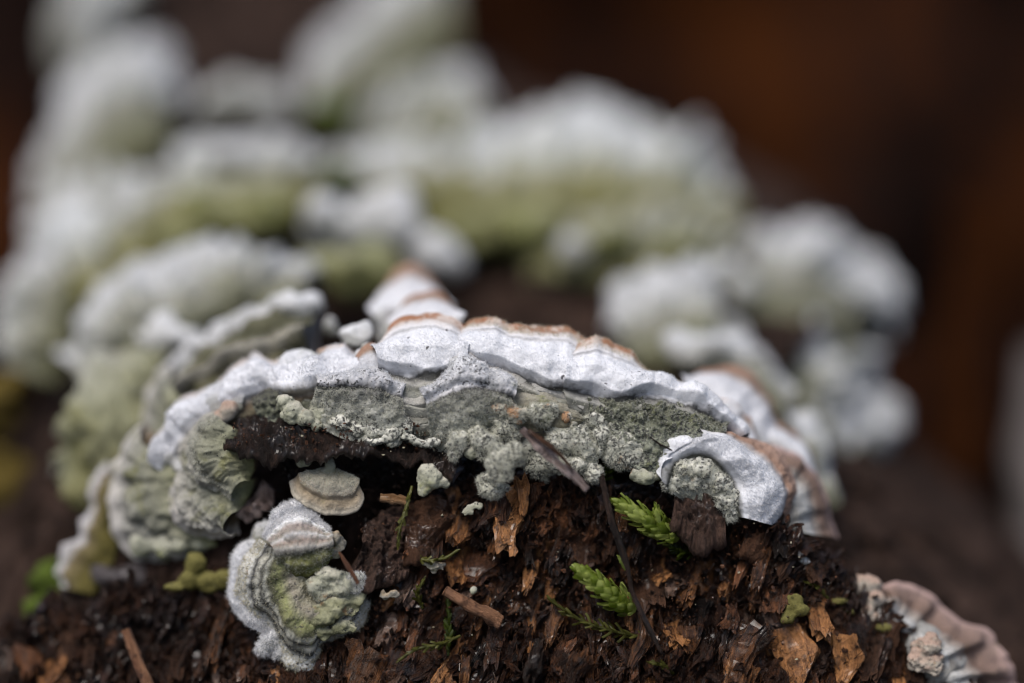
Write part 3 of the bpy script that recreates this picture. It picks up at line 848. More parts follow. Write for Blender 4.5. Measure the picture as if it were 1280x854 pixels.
bracket('pale fluffy scallop left of the thin white ledge',
    [[(396, 496, 0.05), (415, 498, 0.0), (436, 490, 0.05)], [(390, 470, 0.2), (400, 448, 0.28), (418, 441, 0.3), (438, 446, 0.28), (448, 466, 0.15)]],
    M_whitelump, fuzz=[(0.2, 1.1, 2500, 0.035, 0.005, H_white)], **SC)
bracket('small fluffy scallop low on the left part of the long white band',
    [[(262, 535, 0.45), (285, 522, 0.35), (305, 512, 0.3)], [(248, 515, 0.6), (258, 492, 0.62), (280, 476, 0.6), (302, 474, 0.52), (312, 490, 0.4)]],
    M_whitelump, fuzz=[(0.2, 1.1, 2500, 0.035, 0.005, H_white)], **SC)
bracket('domed white bracket on the front ledge, orange brown rim, left of the notch',
    [[(470, 525, 0.05), (510, 545, 0.0), (560, 540, 0.0), (588, 520, 0.05)],
     [(474, 462, 0.05), (510, 470, 0.0), (550, 466, 0.0), (586, 458, 0.03)],
     [(477, 436, 0.3), (486, 412, 0.3), (505, 400, 0.3), (535, 394, 0.3), (562, 397, 0.3), (580, 407, 0.28), (588, 426, 0.2)]],
    M_white, vs=[0, 0.47, 1], prof=stepprof, lump=0.06, radial=0.03, puff=0.10, lobe=0.04, thick=0.11, grain=0.006, res=1.5, group=front, fuzz=FZ(0.7) + [(0, 0.45, 1500, 0.03, 0.006, H_grey)])
ledgeprof = [(0, 0), (0.6, 0.03), (0.65, -0.02), (0.70, 0.08), (0.9, 0.08), (1, 0.0)]
bracket('small peaked white lobe with a brown tip above a grey felted face below the notch',
    [[(540, 560, -0.1), (560, 568, -0.12), (590, 548, -0.1), (630, 522, -0.08)],
     [(535, 502, -0.2), (560, 491, -0.25), (595, 484, -0.25), (620, 490, -0.2), (639, 498, -0.15)],
     [(536, 492, -0.05), (546, 478, -0.05), (560, 466, -0.05), (568, 445, -0.05), (578, 439, -0.05), (592, 446, -0.05), (603, 458, -0.05), (622, 462, -0.05), (637, 480, -0.05)]],
    M_ledge, vs=[0, 0.67, 1], prof=ledgeprof, lump=0.07, lobe=0.07, res=1.35, gran=0.045, puff=0.06, cell=5, thick=0.10, group=front,
    fuzz=[(0.7, 1.1, 4000, 0.04, 0.006, H_white), (0, 0.66, 8000, 0.035, 0.005, H_grey)])
bracket('thin white ledge over a grey felted face, lower left of the domed bracket',
    [[(385, 520, 0.05), (420, 545, -0.1), (465, 556, -0.15), (515, 548, -0.05)],
     [(400, 484, 0.0), (435, 485, -0.1), (470, 491, -0.12), (500, 501, -0.05)],
     [(402, 476, 0.15), (420, 466, 0.12), (440, 463, 0.1), (470, 469, 0.1), (488, 478, 0.1), (499, 492, 0.15)]],
    M_ledge, vs=[0, 0.67, 1], prof=ledgeprof, lump=0.08, lobe=0.08, res=1.4, gran=0.045, puff=0.08, cell=5, thick=0.09, group=front,
    fuzz=[(0.7, 1.1, 3000, 0.035, 0.006, H_white), (0, 0.66, 7000, 0.035, 0.005, H_grey)])
bracket('long lumpy white band sweeping down to the left from the front ledge',
    [[(240, 625, 0.8), (262, 590, 0.7), (295, 560, 0.6), (340, 535, 0.5), (390, 530, 0.35), (440, 530, 0.25), (490, 535, 0.2)],
     [(212, 590, 0.85), (232, 560, 0.75), (262, 525, 0.6), (305, 498, 0.45), (350, 486, 0.35), (400, 480, 0.2), (450, 478, 0.15), (490, 480, 0.15)],
     [(198, 572, 1.0), (212, 545, 0.95), (238, 503, 0.85), (280, 467, 0.7), (315, 450, 0.6), (340, 455, 0.55), (365, 443, 0.5), (400, 447, 0.45), (425, 441, 0.4), (455, 445, 0.4), (482, 448, 0.4)]],
    M_band, vs=[0, 0.55, 1], prof=[(0, 0), (0.48, -0.05), (0.6, 0.10), (0.85, 0.14), (1, 0.0)], lump=0.13, radial=0.02, puff=0.22, cell=2.0, lobe=0.10, res=1.7, thick=0.16, group=front,
    fuzz=[(0.58, 1.1, 9000, 0.04, 0.007, H_white)])
bracket('dark green grey mossy crust below the right half of the long white bracket',
    [[(745, 560, -0.05), (800, 590, -0.1), (860, 600, -0.05), (905, 590, 0.1)],
     [(735, 510, -0.12), (790, 520, -0.15), (850, 525, -0.1), (900, 545, 0.1)],
     [(722, 500, 0.05), (760, 494, 0.0), (820, 497, 0.0), (870, 510, 0.1), (905, 535, 0.2)]],
    M_darkcrust, lump=0.1, lobe=0.04, gran=0.10, grain=0.03, res=1.4, thick=0.1, group=front, fuzz=[(0, 1, 7000, 0.03, 0.006, H_grey)])
bracket('brown grey older ridge tucked under the long white bracket beside the small peaked lobe',
    [[(640, 530, -0.15), (680, 548, -0.15), (722, 535, -0.1)], [(628, 500, -0.1), (650, 486, -0.08), (682, 488, -0.08), (708, 500, -0.08), (730, 522, -0.05)]],
    M_oldridge, lump=0.04, radial=0.05, ridges=0.012, bulge=0.16, res=1.5, thick=0.10, lobe=0.02, group=front)
bracket('thin grey brown layer directly under the white of the long bracket near the notch',
    [[(600, 500, -0.02), (650, 515, -0.02), (725, 530, 0.0)], [(600, 458, 0.0), (635, 468, -0.06), (680, 480, -0.08), (730, 505, -0.05)]],
    M_layers, lump=0.05, radial=0.03, bulge=0.05, res=1.5, thick=0.06, prof=[(0, 0), (0.26, -0.03), (0.4, 0.04), (0.6, -0.03), (0.75, 0.05), (1, 0)], group=front)
bracket('thin stacked grey layers under the domed bracket',
    [[(486, 545, 0.0), (515, 556, -0.04), (548, 552, -0.04)], [(480, 476, 0.0), (505, 483, -0.08), (530, 484, -0.08), (556, 474, -0.04)]],
    M_layers, lump=0.04, radial=0.02, bulge=0.06, res=1.4, thick=0.06, prof=[(0, 0), (0.26, -0.04), (0.4, 0.04), (0.6, -0.04), (0.75, 0.06), (1, 0)], group=front)
bracket('dark rough crust between the long white band and the bark flake',
    [[(335, 540, 0.2), (370, 545, 0.15), (405, 545, 0.1)], [(318, 505, 0.3), (350, 492, 0.2), (400, 486, 0.1)]], M_darkcrust, lump=0.08, gran=0.08, res=1.5, thick=0.08, group=front)
# right-hand rosette
bracket('thick white rosette with a round grey crust centre and brown edge, right of the ledge',
    [[(855, 625, -0.05), (868, 628, -0.08), (882, 632, -0.08), (892, 640, -0.05), (895, 650, 0.0)],
     [(830, 606, -0.2), (846, 578, -0.2), (884, 572, -0.2), (912, 602, -0.12), (921, 645, -0.05)],
     [(858, 562, -0.1), (880, 544, -0.05), (935, 566, 0.0), (970, 612, 0.08), (962, 655, 0.12)],
     [(872, 556, 0.08), (915, 546, 0.15), (962, 558, 0.25), (990, 600, 0.33), (980, 648, 0.38)]],
    fungus_mat('fungus_rosette', [(0, (0.34, 0.35, 0.28)), (0.25, (0.50, 0.51, 0.47)), (0.38, (0.34, 0.35, 0.30)), (0.44, DK), (0.48, WH), (0.78, WH), (0.83, (0.5, 0.48, 0.48)), (0.88, (0.36, 0.23, 0.17)), (1.05, (0.44, 0.30, 0.24)), (1.15, UN), (1.5, UN)], wob=0.05, speck=0.35, mot=0.45),
    vs=[0, 0.44, 0.8, 1], prof=[(0, 0), (0.3, 0.08), (0.42, -0.02), (0.50, 0.12), (0.65, 0.18), (0.80, 0.05), (0.84, 0.0), (0.9, 0.04), (1, 0)], lump=0.04, gran=0.02, lobe=0.012, puff=0.05, cell=3, res=1.4, thick=0.12, bulge=0.05, grain=0.007, group=front,
    fuzz=[(0, 0.42, 4000, 0.03, 0.005, H_grey), (0.5, 0.8, 6000, 0.03, 0.006, H_white)])
bracket('pinkish brown outer lobe with pale inner folds, right of the rosette',
    [[(945, 630, 0.5), (955, 645, 0.5), (965, 655, 0.5), (975, 662, 0.5)], [(960, 590, 0.5), (992, 605, 0.55), (1005, 635, 0.6), (1010, 668, 0.65)],
     [(962, 558, 0.8), (995, 572, 0.85), (1022, 602, 0.9), (1038, 635, 0.95), (1046, 672, 1.0)]],
    M_pink, vs=[0, 0.55, 1], prof=[(0, 0), (0.3, 0.1), (0.6, -0.03), (0.8, 0.06), (1, 0)], lump=0.04, radial=0.05, lobe=0.04, res=2, group=front)
lump('small smooth white nub below the rosette at the right end of the ledge', [(978, 640, 0.4, 9, 20), (962, 655, 0.4, 14, 9), (955, 668, 0.3, 6, 10)], M_whitelump, sub=4)
bracket('soft focus white bracket with brown arched rim behind the right end of the ledge',
    [[(880, 560, 1.0), (915, 575, 1.0), (955, 590, 1.0)], [(850, 500, 1.1), (905, 520, 1.0), (950, 560, 1.1)],
     [(852, 480, 1.5), (878, 466, 1.5), (910, 461, 1.5), (942, 474, 1.5), (968, 515, 1.6), (985, 560, 1.6)]],
    M_brownrim, vs=[0, 0.4, 1], lump=0.06, lobe=0.05, res=3, bulge=0.3, thick=0.2)
lump('thin grey scalloped knobs between the rosette and the bracket behind it', [(905, 520, 0.75, 22, 18), (918, 545, 0.7, 16, 16), (885, 505, 0.7, 18, 12)], M_whitelump, sub=4)

bracket('narrow brown rimmed scallop between the rosette and the arched rim behind it',
    [[(880, 545, 0.5), (905, 560, 0.45), (930, 575, 0.45)], [(872, 512, 0.75), (890, 500, 0.8), (915, 503, 0.8), (935, 525, 0.8), (945, 552, 0.75)]],
    M_brownrim, lump=0.05, lobe=0.05, res=2, thick=0.1, bulge=0.15)
bracket('brown rimmed scallop stepping down behind the pinkish outer lobe',
    [[(945, 570, 1.0), (970, 590, 0.95), (990, 615, 1.0)], [(945, 540, 1.3), (970, 532, 1.35), (998, 550, 1.4), (1018, 585, 1.4), (1025, 618, 1.35)]],
    M_brownrim, lump=0.06, lobe=0.06, res=2.5, thick=0.14, bulge=0.2)

# lobes behind the top of the ledge
bracket('blurred white lobe with brown rim just behind the domed bracket',
    [[(490, 430, 0.8), (530, 440, 0.8), (575, 430, 0.8)], [(494, 400, 1.2), (506, 378, 1.2), (530, 370, 1.2), (556, 373, 1.2), (576, 398, 1.2)]], M_brownrim, lump=0.05, res=3, bulge=0.25, thick=0.2)
bracket('blurred pale tan lobe highest of the lobes behind the domed bracket',
    [[(475, 430, 1.6), (510, 440, 1.6), (555, 420, 1.6)], [(473, 385, 2.2), (485, 348, 2.2), (510, 336, 2.2), (540, 352, 2.2), (562, 385, 2.2)]], M_brownrim, lump=0.05, res=4, bulge=0.3, thick=0.25)
lump('small white knob with a pale tip behind the left white band', [(445, 420, 0.7, 20, 16), (455, 412, 0.7, 12, 12)], M_whitelump, rough=0.15)
lump('tiny brown tipped knob on the left white band', [(415, 440, 0.5, 14, 10), (402, 441, 0.5, 7, 5)], M_peach)
lump('white knob with orange brown cap touching the left side of the domed bracket', [(462, 450, 0.3, 18, 18), (466, 436, 0.42, 14, 8)], M_whitelump, sub=5)
lump('narrow grey white knob between the tan lobe and the small white knob', [(482, 410, 1.3, 14, 24)], M_whitelump, rough=0.2)
lump('tiny blurred pale knob left of the small white knob behind the ledge', [(412, 408, 1.6, 9, 13), (420, 414, 1.6, 8, 8)], M_greyknob, rough=0.2)

# ------------------------------------------------------------------ granular crusts in front
FG = lambda n_: (n_, 0.035, 0.005, H_grey)
GK = dict(name='granular_fungus', group='granular grey lumps on the front ledge')
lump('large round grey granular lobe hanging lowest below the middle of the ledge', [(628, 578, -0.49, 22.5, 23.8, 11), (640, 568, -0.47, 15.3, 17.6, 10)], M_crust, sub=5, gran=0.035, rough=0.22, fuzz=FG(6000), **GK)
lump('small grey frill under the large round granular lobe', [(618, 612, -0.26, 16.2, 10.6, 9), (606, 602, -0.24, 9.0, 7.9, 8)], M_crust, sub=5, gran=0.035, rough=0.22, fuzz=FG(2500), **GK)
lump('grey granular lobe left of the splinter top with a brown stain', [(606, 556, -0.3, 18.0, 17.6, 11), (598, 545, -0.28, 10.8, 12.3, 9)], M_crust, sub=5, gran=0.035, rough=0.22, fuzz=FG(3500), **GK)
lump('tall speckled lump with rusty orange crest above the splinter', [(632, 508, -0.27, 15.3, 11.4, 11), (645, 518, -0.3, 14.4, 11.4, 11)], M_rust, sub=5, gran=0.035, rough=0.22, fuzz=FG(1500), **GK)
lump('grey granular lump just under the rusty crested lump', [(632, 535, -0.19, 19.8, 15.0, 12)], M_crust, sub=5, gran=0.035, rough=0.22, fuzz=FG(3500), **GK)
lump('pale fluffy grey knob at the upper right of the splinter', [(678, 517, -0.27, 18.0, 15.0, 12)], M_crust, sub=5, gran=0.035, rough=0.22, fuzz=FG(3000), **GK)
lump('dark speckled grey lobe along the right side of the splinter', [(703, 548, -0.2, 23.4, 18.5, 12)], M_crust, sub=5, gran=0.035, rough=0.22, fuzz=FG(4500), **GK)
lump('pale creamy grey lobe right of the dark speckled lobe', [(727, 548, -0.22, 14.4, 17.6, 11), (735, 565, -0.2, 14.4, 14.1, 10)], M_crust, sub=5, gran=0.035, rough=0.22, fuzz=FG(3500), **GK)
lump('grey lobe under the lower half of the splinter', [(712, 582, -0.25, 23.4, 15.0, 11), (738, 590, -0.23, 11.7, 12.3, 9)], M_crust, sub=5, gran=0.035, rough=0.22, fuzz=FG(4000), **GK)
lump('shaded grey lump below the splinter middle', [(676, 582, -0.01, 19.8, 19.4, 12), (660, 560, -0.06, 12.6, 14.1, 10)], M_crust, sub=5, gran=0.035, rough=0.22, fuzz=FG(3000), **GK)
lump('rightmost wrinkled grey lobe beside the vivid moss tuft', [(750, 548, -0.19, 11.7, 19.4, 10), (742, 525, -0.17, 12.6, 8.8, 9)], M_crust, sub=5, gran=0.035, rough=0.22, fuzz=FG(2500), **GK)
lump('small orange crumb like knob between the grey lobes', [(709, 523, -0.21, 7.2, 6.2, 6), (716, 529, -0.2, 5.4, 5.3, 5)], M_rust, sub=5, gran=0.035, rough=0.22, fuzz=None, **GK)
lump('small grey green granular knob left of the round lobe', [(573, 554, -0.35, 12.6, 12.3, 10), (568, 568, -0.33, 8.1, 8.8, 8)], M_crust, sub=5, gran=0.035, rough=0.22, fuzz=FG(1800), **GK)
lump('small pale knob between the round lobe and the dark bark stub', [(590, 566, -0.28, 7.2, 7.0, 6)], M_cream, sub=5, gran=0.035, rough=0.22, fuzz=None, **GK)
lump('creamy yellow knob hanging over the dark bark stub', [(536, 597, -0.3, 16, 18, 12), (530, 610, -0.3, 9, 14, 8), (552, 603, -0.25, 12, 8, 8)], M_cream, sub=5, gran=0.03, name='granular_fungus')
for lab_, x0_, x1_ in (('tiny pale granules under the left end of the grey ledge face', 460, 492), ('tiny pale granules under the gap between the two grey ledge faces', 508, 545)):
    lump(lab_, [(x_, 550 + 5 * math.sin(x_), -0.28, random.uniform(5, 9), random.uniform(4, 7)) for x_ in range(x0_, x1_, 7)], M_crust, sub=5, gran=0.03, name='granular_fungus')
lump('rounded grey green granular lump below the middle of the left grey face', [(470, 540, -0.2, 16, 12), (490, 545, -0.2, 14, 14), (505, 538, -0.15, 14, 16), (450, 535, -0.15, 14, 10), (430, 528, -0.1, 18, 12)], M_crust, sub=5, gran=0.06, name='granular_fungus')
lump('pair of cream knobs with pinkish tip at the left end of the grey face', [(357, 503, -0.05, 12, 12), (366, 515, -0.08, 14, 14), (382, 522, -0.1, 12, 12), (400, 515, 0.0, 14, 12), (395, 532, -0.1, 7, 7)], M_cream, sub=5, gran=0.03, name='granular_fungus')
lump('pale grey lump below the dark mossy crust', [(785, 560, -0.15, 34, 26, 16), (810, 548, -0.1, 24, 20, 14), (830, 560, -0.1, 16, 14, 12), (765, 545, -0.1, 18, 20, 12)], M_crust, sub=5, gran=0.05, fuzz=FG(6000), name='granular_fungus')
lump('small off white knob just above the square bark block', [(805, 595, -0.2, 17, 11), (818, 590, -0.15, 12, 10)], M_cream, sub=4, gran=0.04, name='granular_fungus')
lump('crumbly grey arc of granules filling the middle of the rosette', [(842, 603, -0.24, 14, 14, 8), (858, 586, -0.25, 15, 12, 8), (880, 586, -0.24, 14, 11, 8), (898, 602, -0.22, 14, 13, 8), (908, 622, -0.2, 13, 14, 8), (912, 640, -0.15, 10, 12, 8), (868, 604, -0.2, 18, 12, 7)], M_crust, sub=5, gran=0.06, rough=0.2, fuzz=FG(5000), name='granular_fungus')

# ------------------------------------------------------------------ left curls
bracket('nested grey green curl with a pinkish knob, upper one left of the bark flake',
    [[(312, 545, 0.25), (318, 565, 0.2), (318, 585, 0.2), (312, 600, 0.2)], [(285, 530, 0.25), (268, 555, 0.2), (275, 585, 0.15), (300, 605, 0.15)],
     [(285, 510, 0.5), (260, 522, 0.5), (238, 545, 0.5), (228, 572, 0.5), (240, 598, 0.45), (268, 612, 0.4), (300, 618, 0.4)]],
    M_curl, vs=[0, 0.4, 1], lump=0.10, lobe=0.07, ridges=0.015, gran=0.05, puff=0.14, cell=3.2, pufflow=1.0, res=1.6, thick=0.14, fuzz=[(0.5, 1.1, 2500, 0.03, 0.006, H_grey)])
lump('pinkish white knob on top of the upper nested curl', [(287, 512, 0.2, 12, 11), (277, 522, 0.25, 12, 12)], M_peach, sub=4)
bracket('lower grey green curl wrapping under the nested curl left of the bark flake',
    [[(318, 600, 0.35), (312, 620, 0.35), (305, 632, 0.35)], [(255, 590, 0.4), (262, 625, 0.3), (290, 645, 0.3)],
     [(216, 585, 0.7), (218, 620, 0.65), (236, 650, 0.6), (268, 668, 0.55), (300, 660, 0.5)]],
    M_curl, vs=[0, 0.5, 1], lump=0.10, lobe=0.07, gran=0.05, ridges=0.015, puff=0.14, cell=3.2, pufflow=1.0, res=1.7, thick=0.14)
lump('pale rounded knob at the lower left end of the long white band', [(207, 560, 0.75, 14, 12), (218, 568, 0.7, 14, 16), (228, 590, 0.7, 12, 18)], M_whitelump, sub=4)
bracket('grey vertical fan with a pale edge and yellow green foot at the left',
    [[(235, 570, 0.8), (250, 610, 0.75), (262, 650, 0.75), (275, 680, 0.8)], [(185, 555, 0.9), (185, 610, 0.85), (205, 655, 0.85), (240, 685, 0.85)],
     [(185, 535, 1.25), (160, 555, 1.25), (144, 585, 1.25), (137, 625, 1.25), (142, 665, 1.2), (160, 692, 1.15), (200, 702, 1.1), (250, 700, 1.05)]],
    M_curl, vs=[0, 0.5, 1], lump=0.12, lobe=0.06, radial=0.05, puff=0.18, cell=2.6, pufflow=1.0, res=2.4, thick=0.14, bulge=0.1)
lump('yellow green knobs along the foot of the grey vertical fan', [(180, 680, 0.85, 18, 16), (205, 682, 0.8, 12, 16), (228, 675, 0.8, 16, 18), (250, 680, 0.8, 14, 12)], M_cream, sub=4)
bracket('outermost narrow curl with white edge at the far left of the front ledge',
    [[(150, 620, 1.4), (150, 670, 1.4), (140, 710, 1.35), (120, 745, 1.3)], [(138, 584, 1.7), (118, 598, 1.7), (112, 635, 1.7), (106, 668, 1.65), (88, 690, 1.6), (76, 708, 1.6), (85, 735, 1.5)]],
    fungus_mat('fungus_olive_curl', [(0, (0.07, 0.06, 0.015)), (0.4, (0.13, 0.11, 0.035)), (0.74, (0.20, 0.16, 0.09)), (0.84, (0.5, 0.48, 0.47)), (1.1, (0.68, 0.66, 0.68)), (1.5, UN)], wob=0.2, speck=0.4), lump=0.12, lobe=0.14, puff=0.15, cell=2.5, pufflow=1.0, res=2.2, thick=0.12)
lump('olive yellow fungus stub on the broken wood left of the hanging bracket', [(245, 705, 0.5, 14, 16), (238, 725, 0.5, 14, 14), (218, 735, 0.45, 14, 6), (262, 728, 0.5, 18, 13), (285, 724, 0.5, 16, 14)], M_yellow, sub=4)
lump('small grey nub on the wood edge left of the olive stub', [(128, 718, 1.2, 14, 12), (170, 722, 1.2, 40, 16)], wood_mat('grey_wood_edge', (0.03, 0.025, 0.025), (0.08, 0.07, 0.07), (0.14, 0.12, 0.12)), name='wood_piece', cat='wood')
lump('bright green moss cushion at the lower left edge', [(58, 725, 2.0, 20, 28), (75, 745, 1.9, 18, 18), (45, 760, 1.8, 16, 12)], M_mossy, rough=0.3, name='moss_cushion', cat='moss')

# ------------------------------------------------------------------ hanging bracket
hg = 'zoned lobes of the hanging fungus'
bracket('white fuzzy backing lobe showing at the left edge of the hanging fungus',
    [[(350, 690, 0.1), (342, 705, 0.1), (338, 740, 0.1), (345, 780, 0.1), (365, 805, 0.1)],
     [(334, 680, 0.12), (316, 686, 0.12), (303, 700, 0.12), (297, 722, 0.1), (297, 748, 0.08), (304, 768, 0.06), (316, 786, 0.06)]],
    M_whitelump, lump=0.06, lobe=0.06, res=1.6, thick=0.14, bulge=0.08, group=hg, fuzz=[(0.3, 1.1, 8000, 0.045, 0.006, H_white)])
bracket('pale blurred lobe behind the left side of the hanging fungus',
    [[(340, 700, 0.35), (330, 740, 0.35), (325, 760, 0.35)], [(334, 655, 0.45), (318, 672, 0.45), (300, 695, 0.5), (290, 720, 0.5), (292, 745, 0.45)]],
    M_pale, lump=0.06, lobe=0.05, res=2, thick=0.12, bulge=0.08, group=hg)
bracket('main hanging disc with concentric black and white lines and a yellow green middle',
    [[(400, 688, -0.1), (388, 700, -0.12), (384, 718, -0.12), (392, 735, -0.12), (405, 742, -0.12), (418, 738, -0.12), (426, 728, -0.12), (430, 715, -0.1)],
     [(352, 690, -0.28), (344, 715, -0.3), (348, 750, -0.3), (365, 780, -0.3), (392, 790, -0.28), (418, 775, -0.25), (442, 750, -0.22), (448, 728, -0.2)],
     [(330, 676, 0.0), (314, 698, 0.0), (309, 735, 0.0), (320, 774, 0.0), (342, 806, 0.0), (368, 830, 0.0), (388, 832, 0.0), (402, 806, 0.0), (430, 792, -0.02), (448, 780, -0.02), (460, 745, 0.0), (455, 715, 0.0)]],
    M_hang, vs=[0, 0.55, 1], lump=0.08, lobe=0.09, ridges=0.006, gran=0.025, puff=0.07, cell=3.5, pufflow=0.9, res=1.3, thick=0.12, bulge=0.02, group=hg,
    fuzz=[(0.85, 1.1, 5000, 0.035, 0.006, H_cream), (0, 0.85, 5000, 0.022, 0.005, H_cream)])
bracket('cottony white topped cap with tan bands and olive base crowning the hanging fungus',
    [[(355, 712, -0.1), (375, 722, -0.15), (398, 718, -0.15), (415, 700, -0.1)],
     [(345, 690, -0.35), (372, 688, -0.42), (400, 685, -0.42), (414, 680, -0.32)],
     [(334, 668, -0.1), (344, 645, -0.1), (362, 630, -0.1), (382, 629, -0.1), (398, 646, -0.1), (410, 662, -0.1)]],
    M_hangcap, vs=[0, 0.4, 1], lump=0.08, lobe=0.07, ridges=0.018, gran=0.04, puff=0.06, cell=4.5, pufflow=0.8, res=1.3, thick=0.12, bulge=0.04, group=hg,
    fuzz=[(0.8, 1.1, 7000, 0.045, 0.006, H_white), (0.1, 0.8, 3500, 0.025, 0.005, H_grey)])
lump('speckled white upper swelling on the right half of the hanging disc', [(412, 722, -0.28, 20, 14, 9), (400, 735, -0.28, 12, 14, 8), (425, 735, -0.27, 16, 14, 9)], M_cream, sub=5, gran=0.04, rough=0.22, fuzz=(2500, 0.03, 0.005, H_grey), group=hg)
lump('yellow tinted middle swelling on the right half of the hanging disc', [(420, 758, -0.24, 22, 14, 8), (400, 768, -0.24, 18, 14, 8), (440, 750, -0.2, 14, 16, 8)], M_creamolive, sub=5, gran=0.03, rough=0.25, group=hg)
lump('olive lower edge swelling of the hanging disc', [(428, 782, -0.16, 16, 9, 7), (402, 790, -0.18, 16, 10, 7)], M_creamolive, sub=5, gran=0.02, rough=0.25, group=hg)
lump('small round grey disc held at the right side of the hanging fungus', [(443, 728, -0.25, 15, 14, 8)], M_crust, sub=5, gran=0.02, fuzz=(1500, 0.035, 0.005, H_white), group=hg)
lump('tiny pinkish tan nubs right of the fuzzy cap', [(419, 672, -0.1, 10, 8), (428, 680, -0.12, 6, 9), (416, 690, -0.1, 9, 7)], M_tan, sub=5, rough=0.35, group=hg)
lump('pale fluffy tuft beside the shoulder of the hanging fungus', [(330, 672, 0.25, 14, 22), (322, 695, 0.25, 12, 16)], M_pale, sub=4, fuzz=(1200, 0.03, 0.006, H_white), group=hg)
lump('white cottony foot at the lower left of the hanging disc', [(338, 800, 0.0, 12, 12), (330, 812, 0.02, 9, 9), (350, 815, 0.0, 10, 9)], M_whitelump, sub=4, fuzz=(3000, 0.05, 0.006, H_white), group=hg)

bracket('small tan fan with a scalloped lower edge under the bark flake',
    [[(398, 588, 0.0), (408, 584, 0.0), (420, 586, 0.0), (432, 592, 0.0)],
     [(366, 600, 0.0), (367, 618, -0.1), (383, 632, -0.15), (405, 641, -0.15), (428, 641, -0.15), (446, 634, -0.1), (452, 620, -0.05), (447, 608, 0.0)]],
    M_tan, prof=[(0, 0), (0.55, 0.04), (0.68, 0.05), (0.74, -0.01), (1, 0)], lump=0.03, lobe=0.04, gran=0.02, res=1.4, thick=0.08, bulge=0.08, vm=0.74, fuzz=[(0, 0.72, 3000, 0.025, 0.005, H_grey)])
lump('upright olive nub on top of the small tan fan', [(412, 583, -0.05, 8, 12), (405, 592, -0.05, 8, 8)], M_cream, sub=4)
lump('tiny pale yellow knob under the bark flake left of the tan fan', [(380, 577, -0.05, 11, 7), (375, 580, -0.05, 6, 5)], M_cream, sub=4)

# ------------------------------------------------------------------ lower right
bracket('large bracket with a wavy pink rim at the lower right corner',
    [[(1080, 775, 0.6), (1100, 800, 0.55), (1130, 835, 0.5), (1160, 875, 0.5)],
     [(1105, 755, 0.55), (1150, 785, 0.45), (1190, 825, 0.4), (1215, 870, 0.4)],
     [(1098, 748, 0.85), (1118, 735, 0.85), (1150, 742, 0.85), (1185, 765, 0.85), (1205, 782, 0.85), (1235, 795, 0.85), (1255, 825, 0.85), (1268, 850, 0.85), (1285, 885, 0.85)]],
    M_pink, vs=[0, 0.55, 1], prof=[(0, 0), (0.4, 0.08), (0.6, -0.02), (0.75, 0.0), (0.95, 0.06), (1, 0.04)], lump=0.08, radial=0.08, lobe=0.08, puff=0.06, cell=3, res=1.9, thick=0.15, bulge=0.05)
bracket('greyish inner fan inside the pink rimmed bracket',
    [[(1140, 835, 0.35), (1155, 850, 0.33), (1170, 870, 0.33)], [(1128, 805, 0.42), (1136, 785, 0.45), (1152, 776, 0.45), (1172, 786, 0.45), (1188, 806, 0.45), (1204, 822, 0.45), (1212, 845, 0.45), (1212, 872, 0.45)]],
    fungus_mat('fungus_grey_fan', [(0, (0.30, 0.29, 0.26)), (0.5, (0.34, 0.33, 0.31)), (0.7, (0.22, 0.21, 0.20)), (0.85, (0.38, 0.38, 0.37)), (1.1, (0.34, 0.33, 0.31)), (1.5, UN)], wob=0.15, speck=0.3), lump=0.08, radial=0.05, puff=0.12, cell=3, pufflow=0.7, res=1.9, thick=0.1, bulge=0.08)
lump('peach coloured twin knob at the upper left of the pink rimmed bracket', [(1080, 732, 0.5, 22, 15), (1090, 750, 0.45, 15, 15), (1082, 765, 0.4, 10, 12), (1090, 772, 0.4, 8, 8)], M_peach, sub=5)
lump('crumbly peach topped knob in front of the pink rimmed bracket', [(1160, 806, 0.12, 17, 12), (1148, 826, 0.12, 14, 13), (1166, 829, 0.12, 15, 14)], M_peach, sub=5, gran=0.04, rough=0.25)
lump('two tiny mustard yellow knobs below the peach twin knob', [(1105, 785, 0.3, 13, 7), (1110, 798, 0.3, 8, 7)], M_yellow, sub=4)
lump('lobed yellow green lichen scrap on the broken wood at the right', [(992, 752, -0.05, 12, 10, 4), (998, 764, -0.08, 14, 9, 4), (985, 772, -0.08, 9, 8, 4)], M_yellow, sub=4, rough=0.25, name='lichen_scrap', cat='lichen')
lump('smaller yellow lichen scrap on the sloping dark bark', [(1050, 752, 0.2, 10, 5, 4), (1062, 765, 0.2, 7, 5, 4)], M_yellow, sub=4, rough=0.25, name='lichen_scrap', cat='lichen')

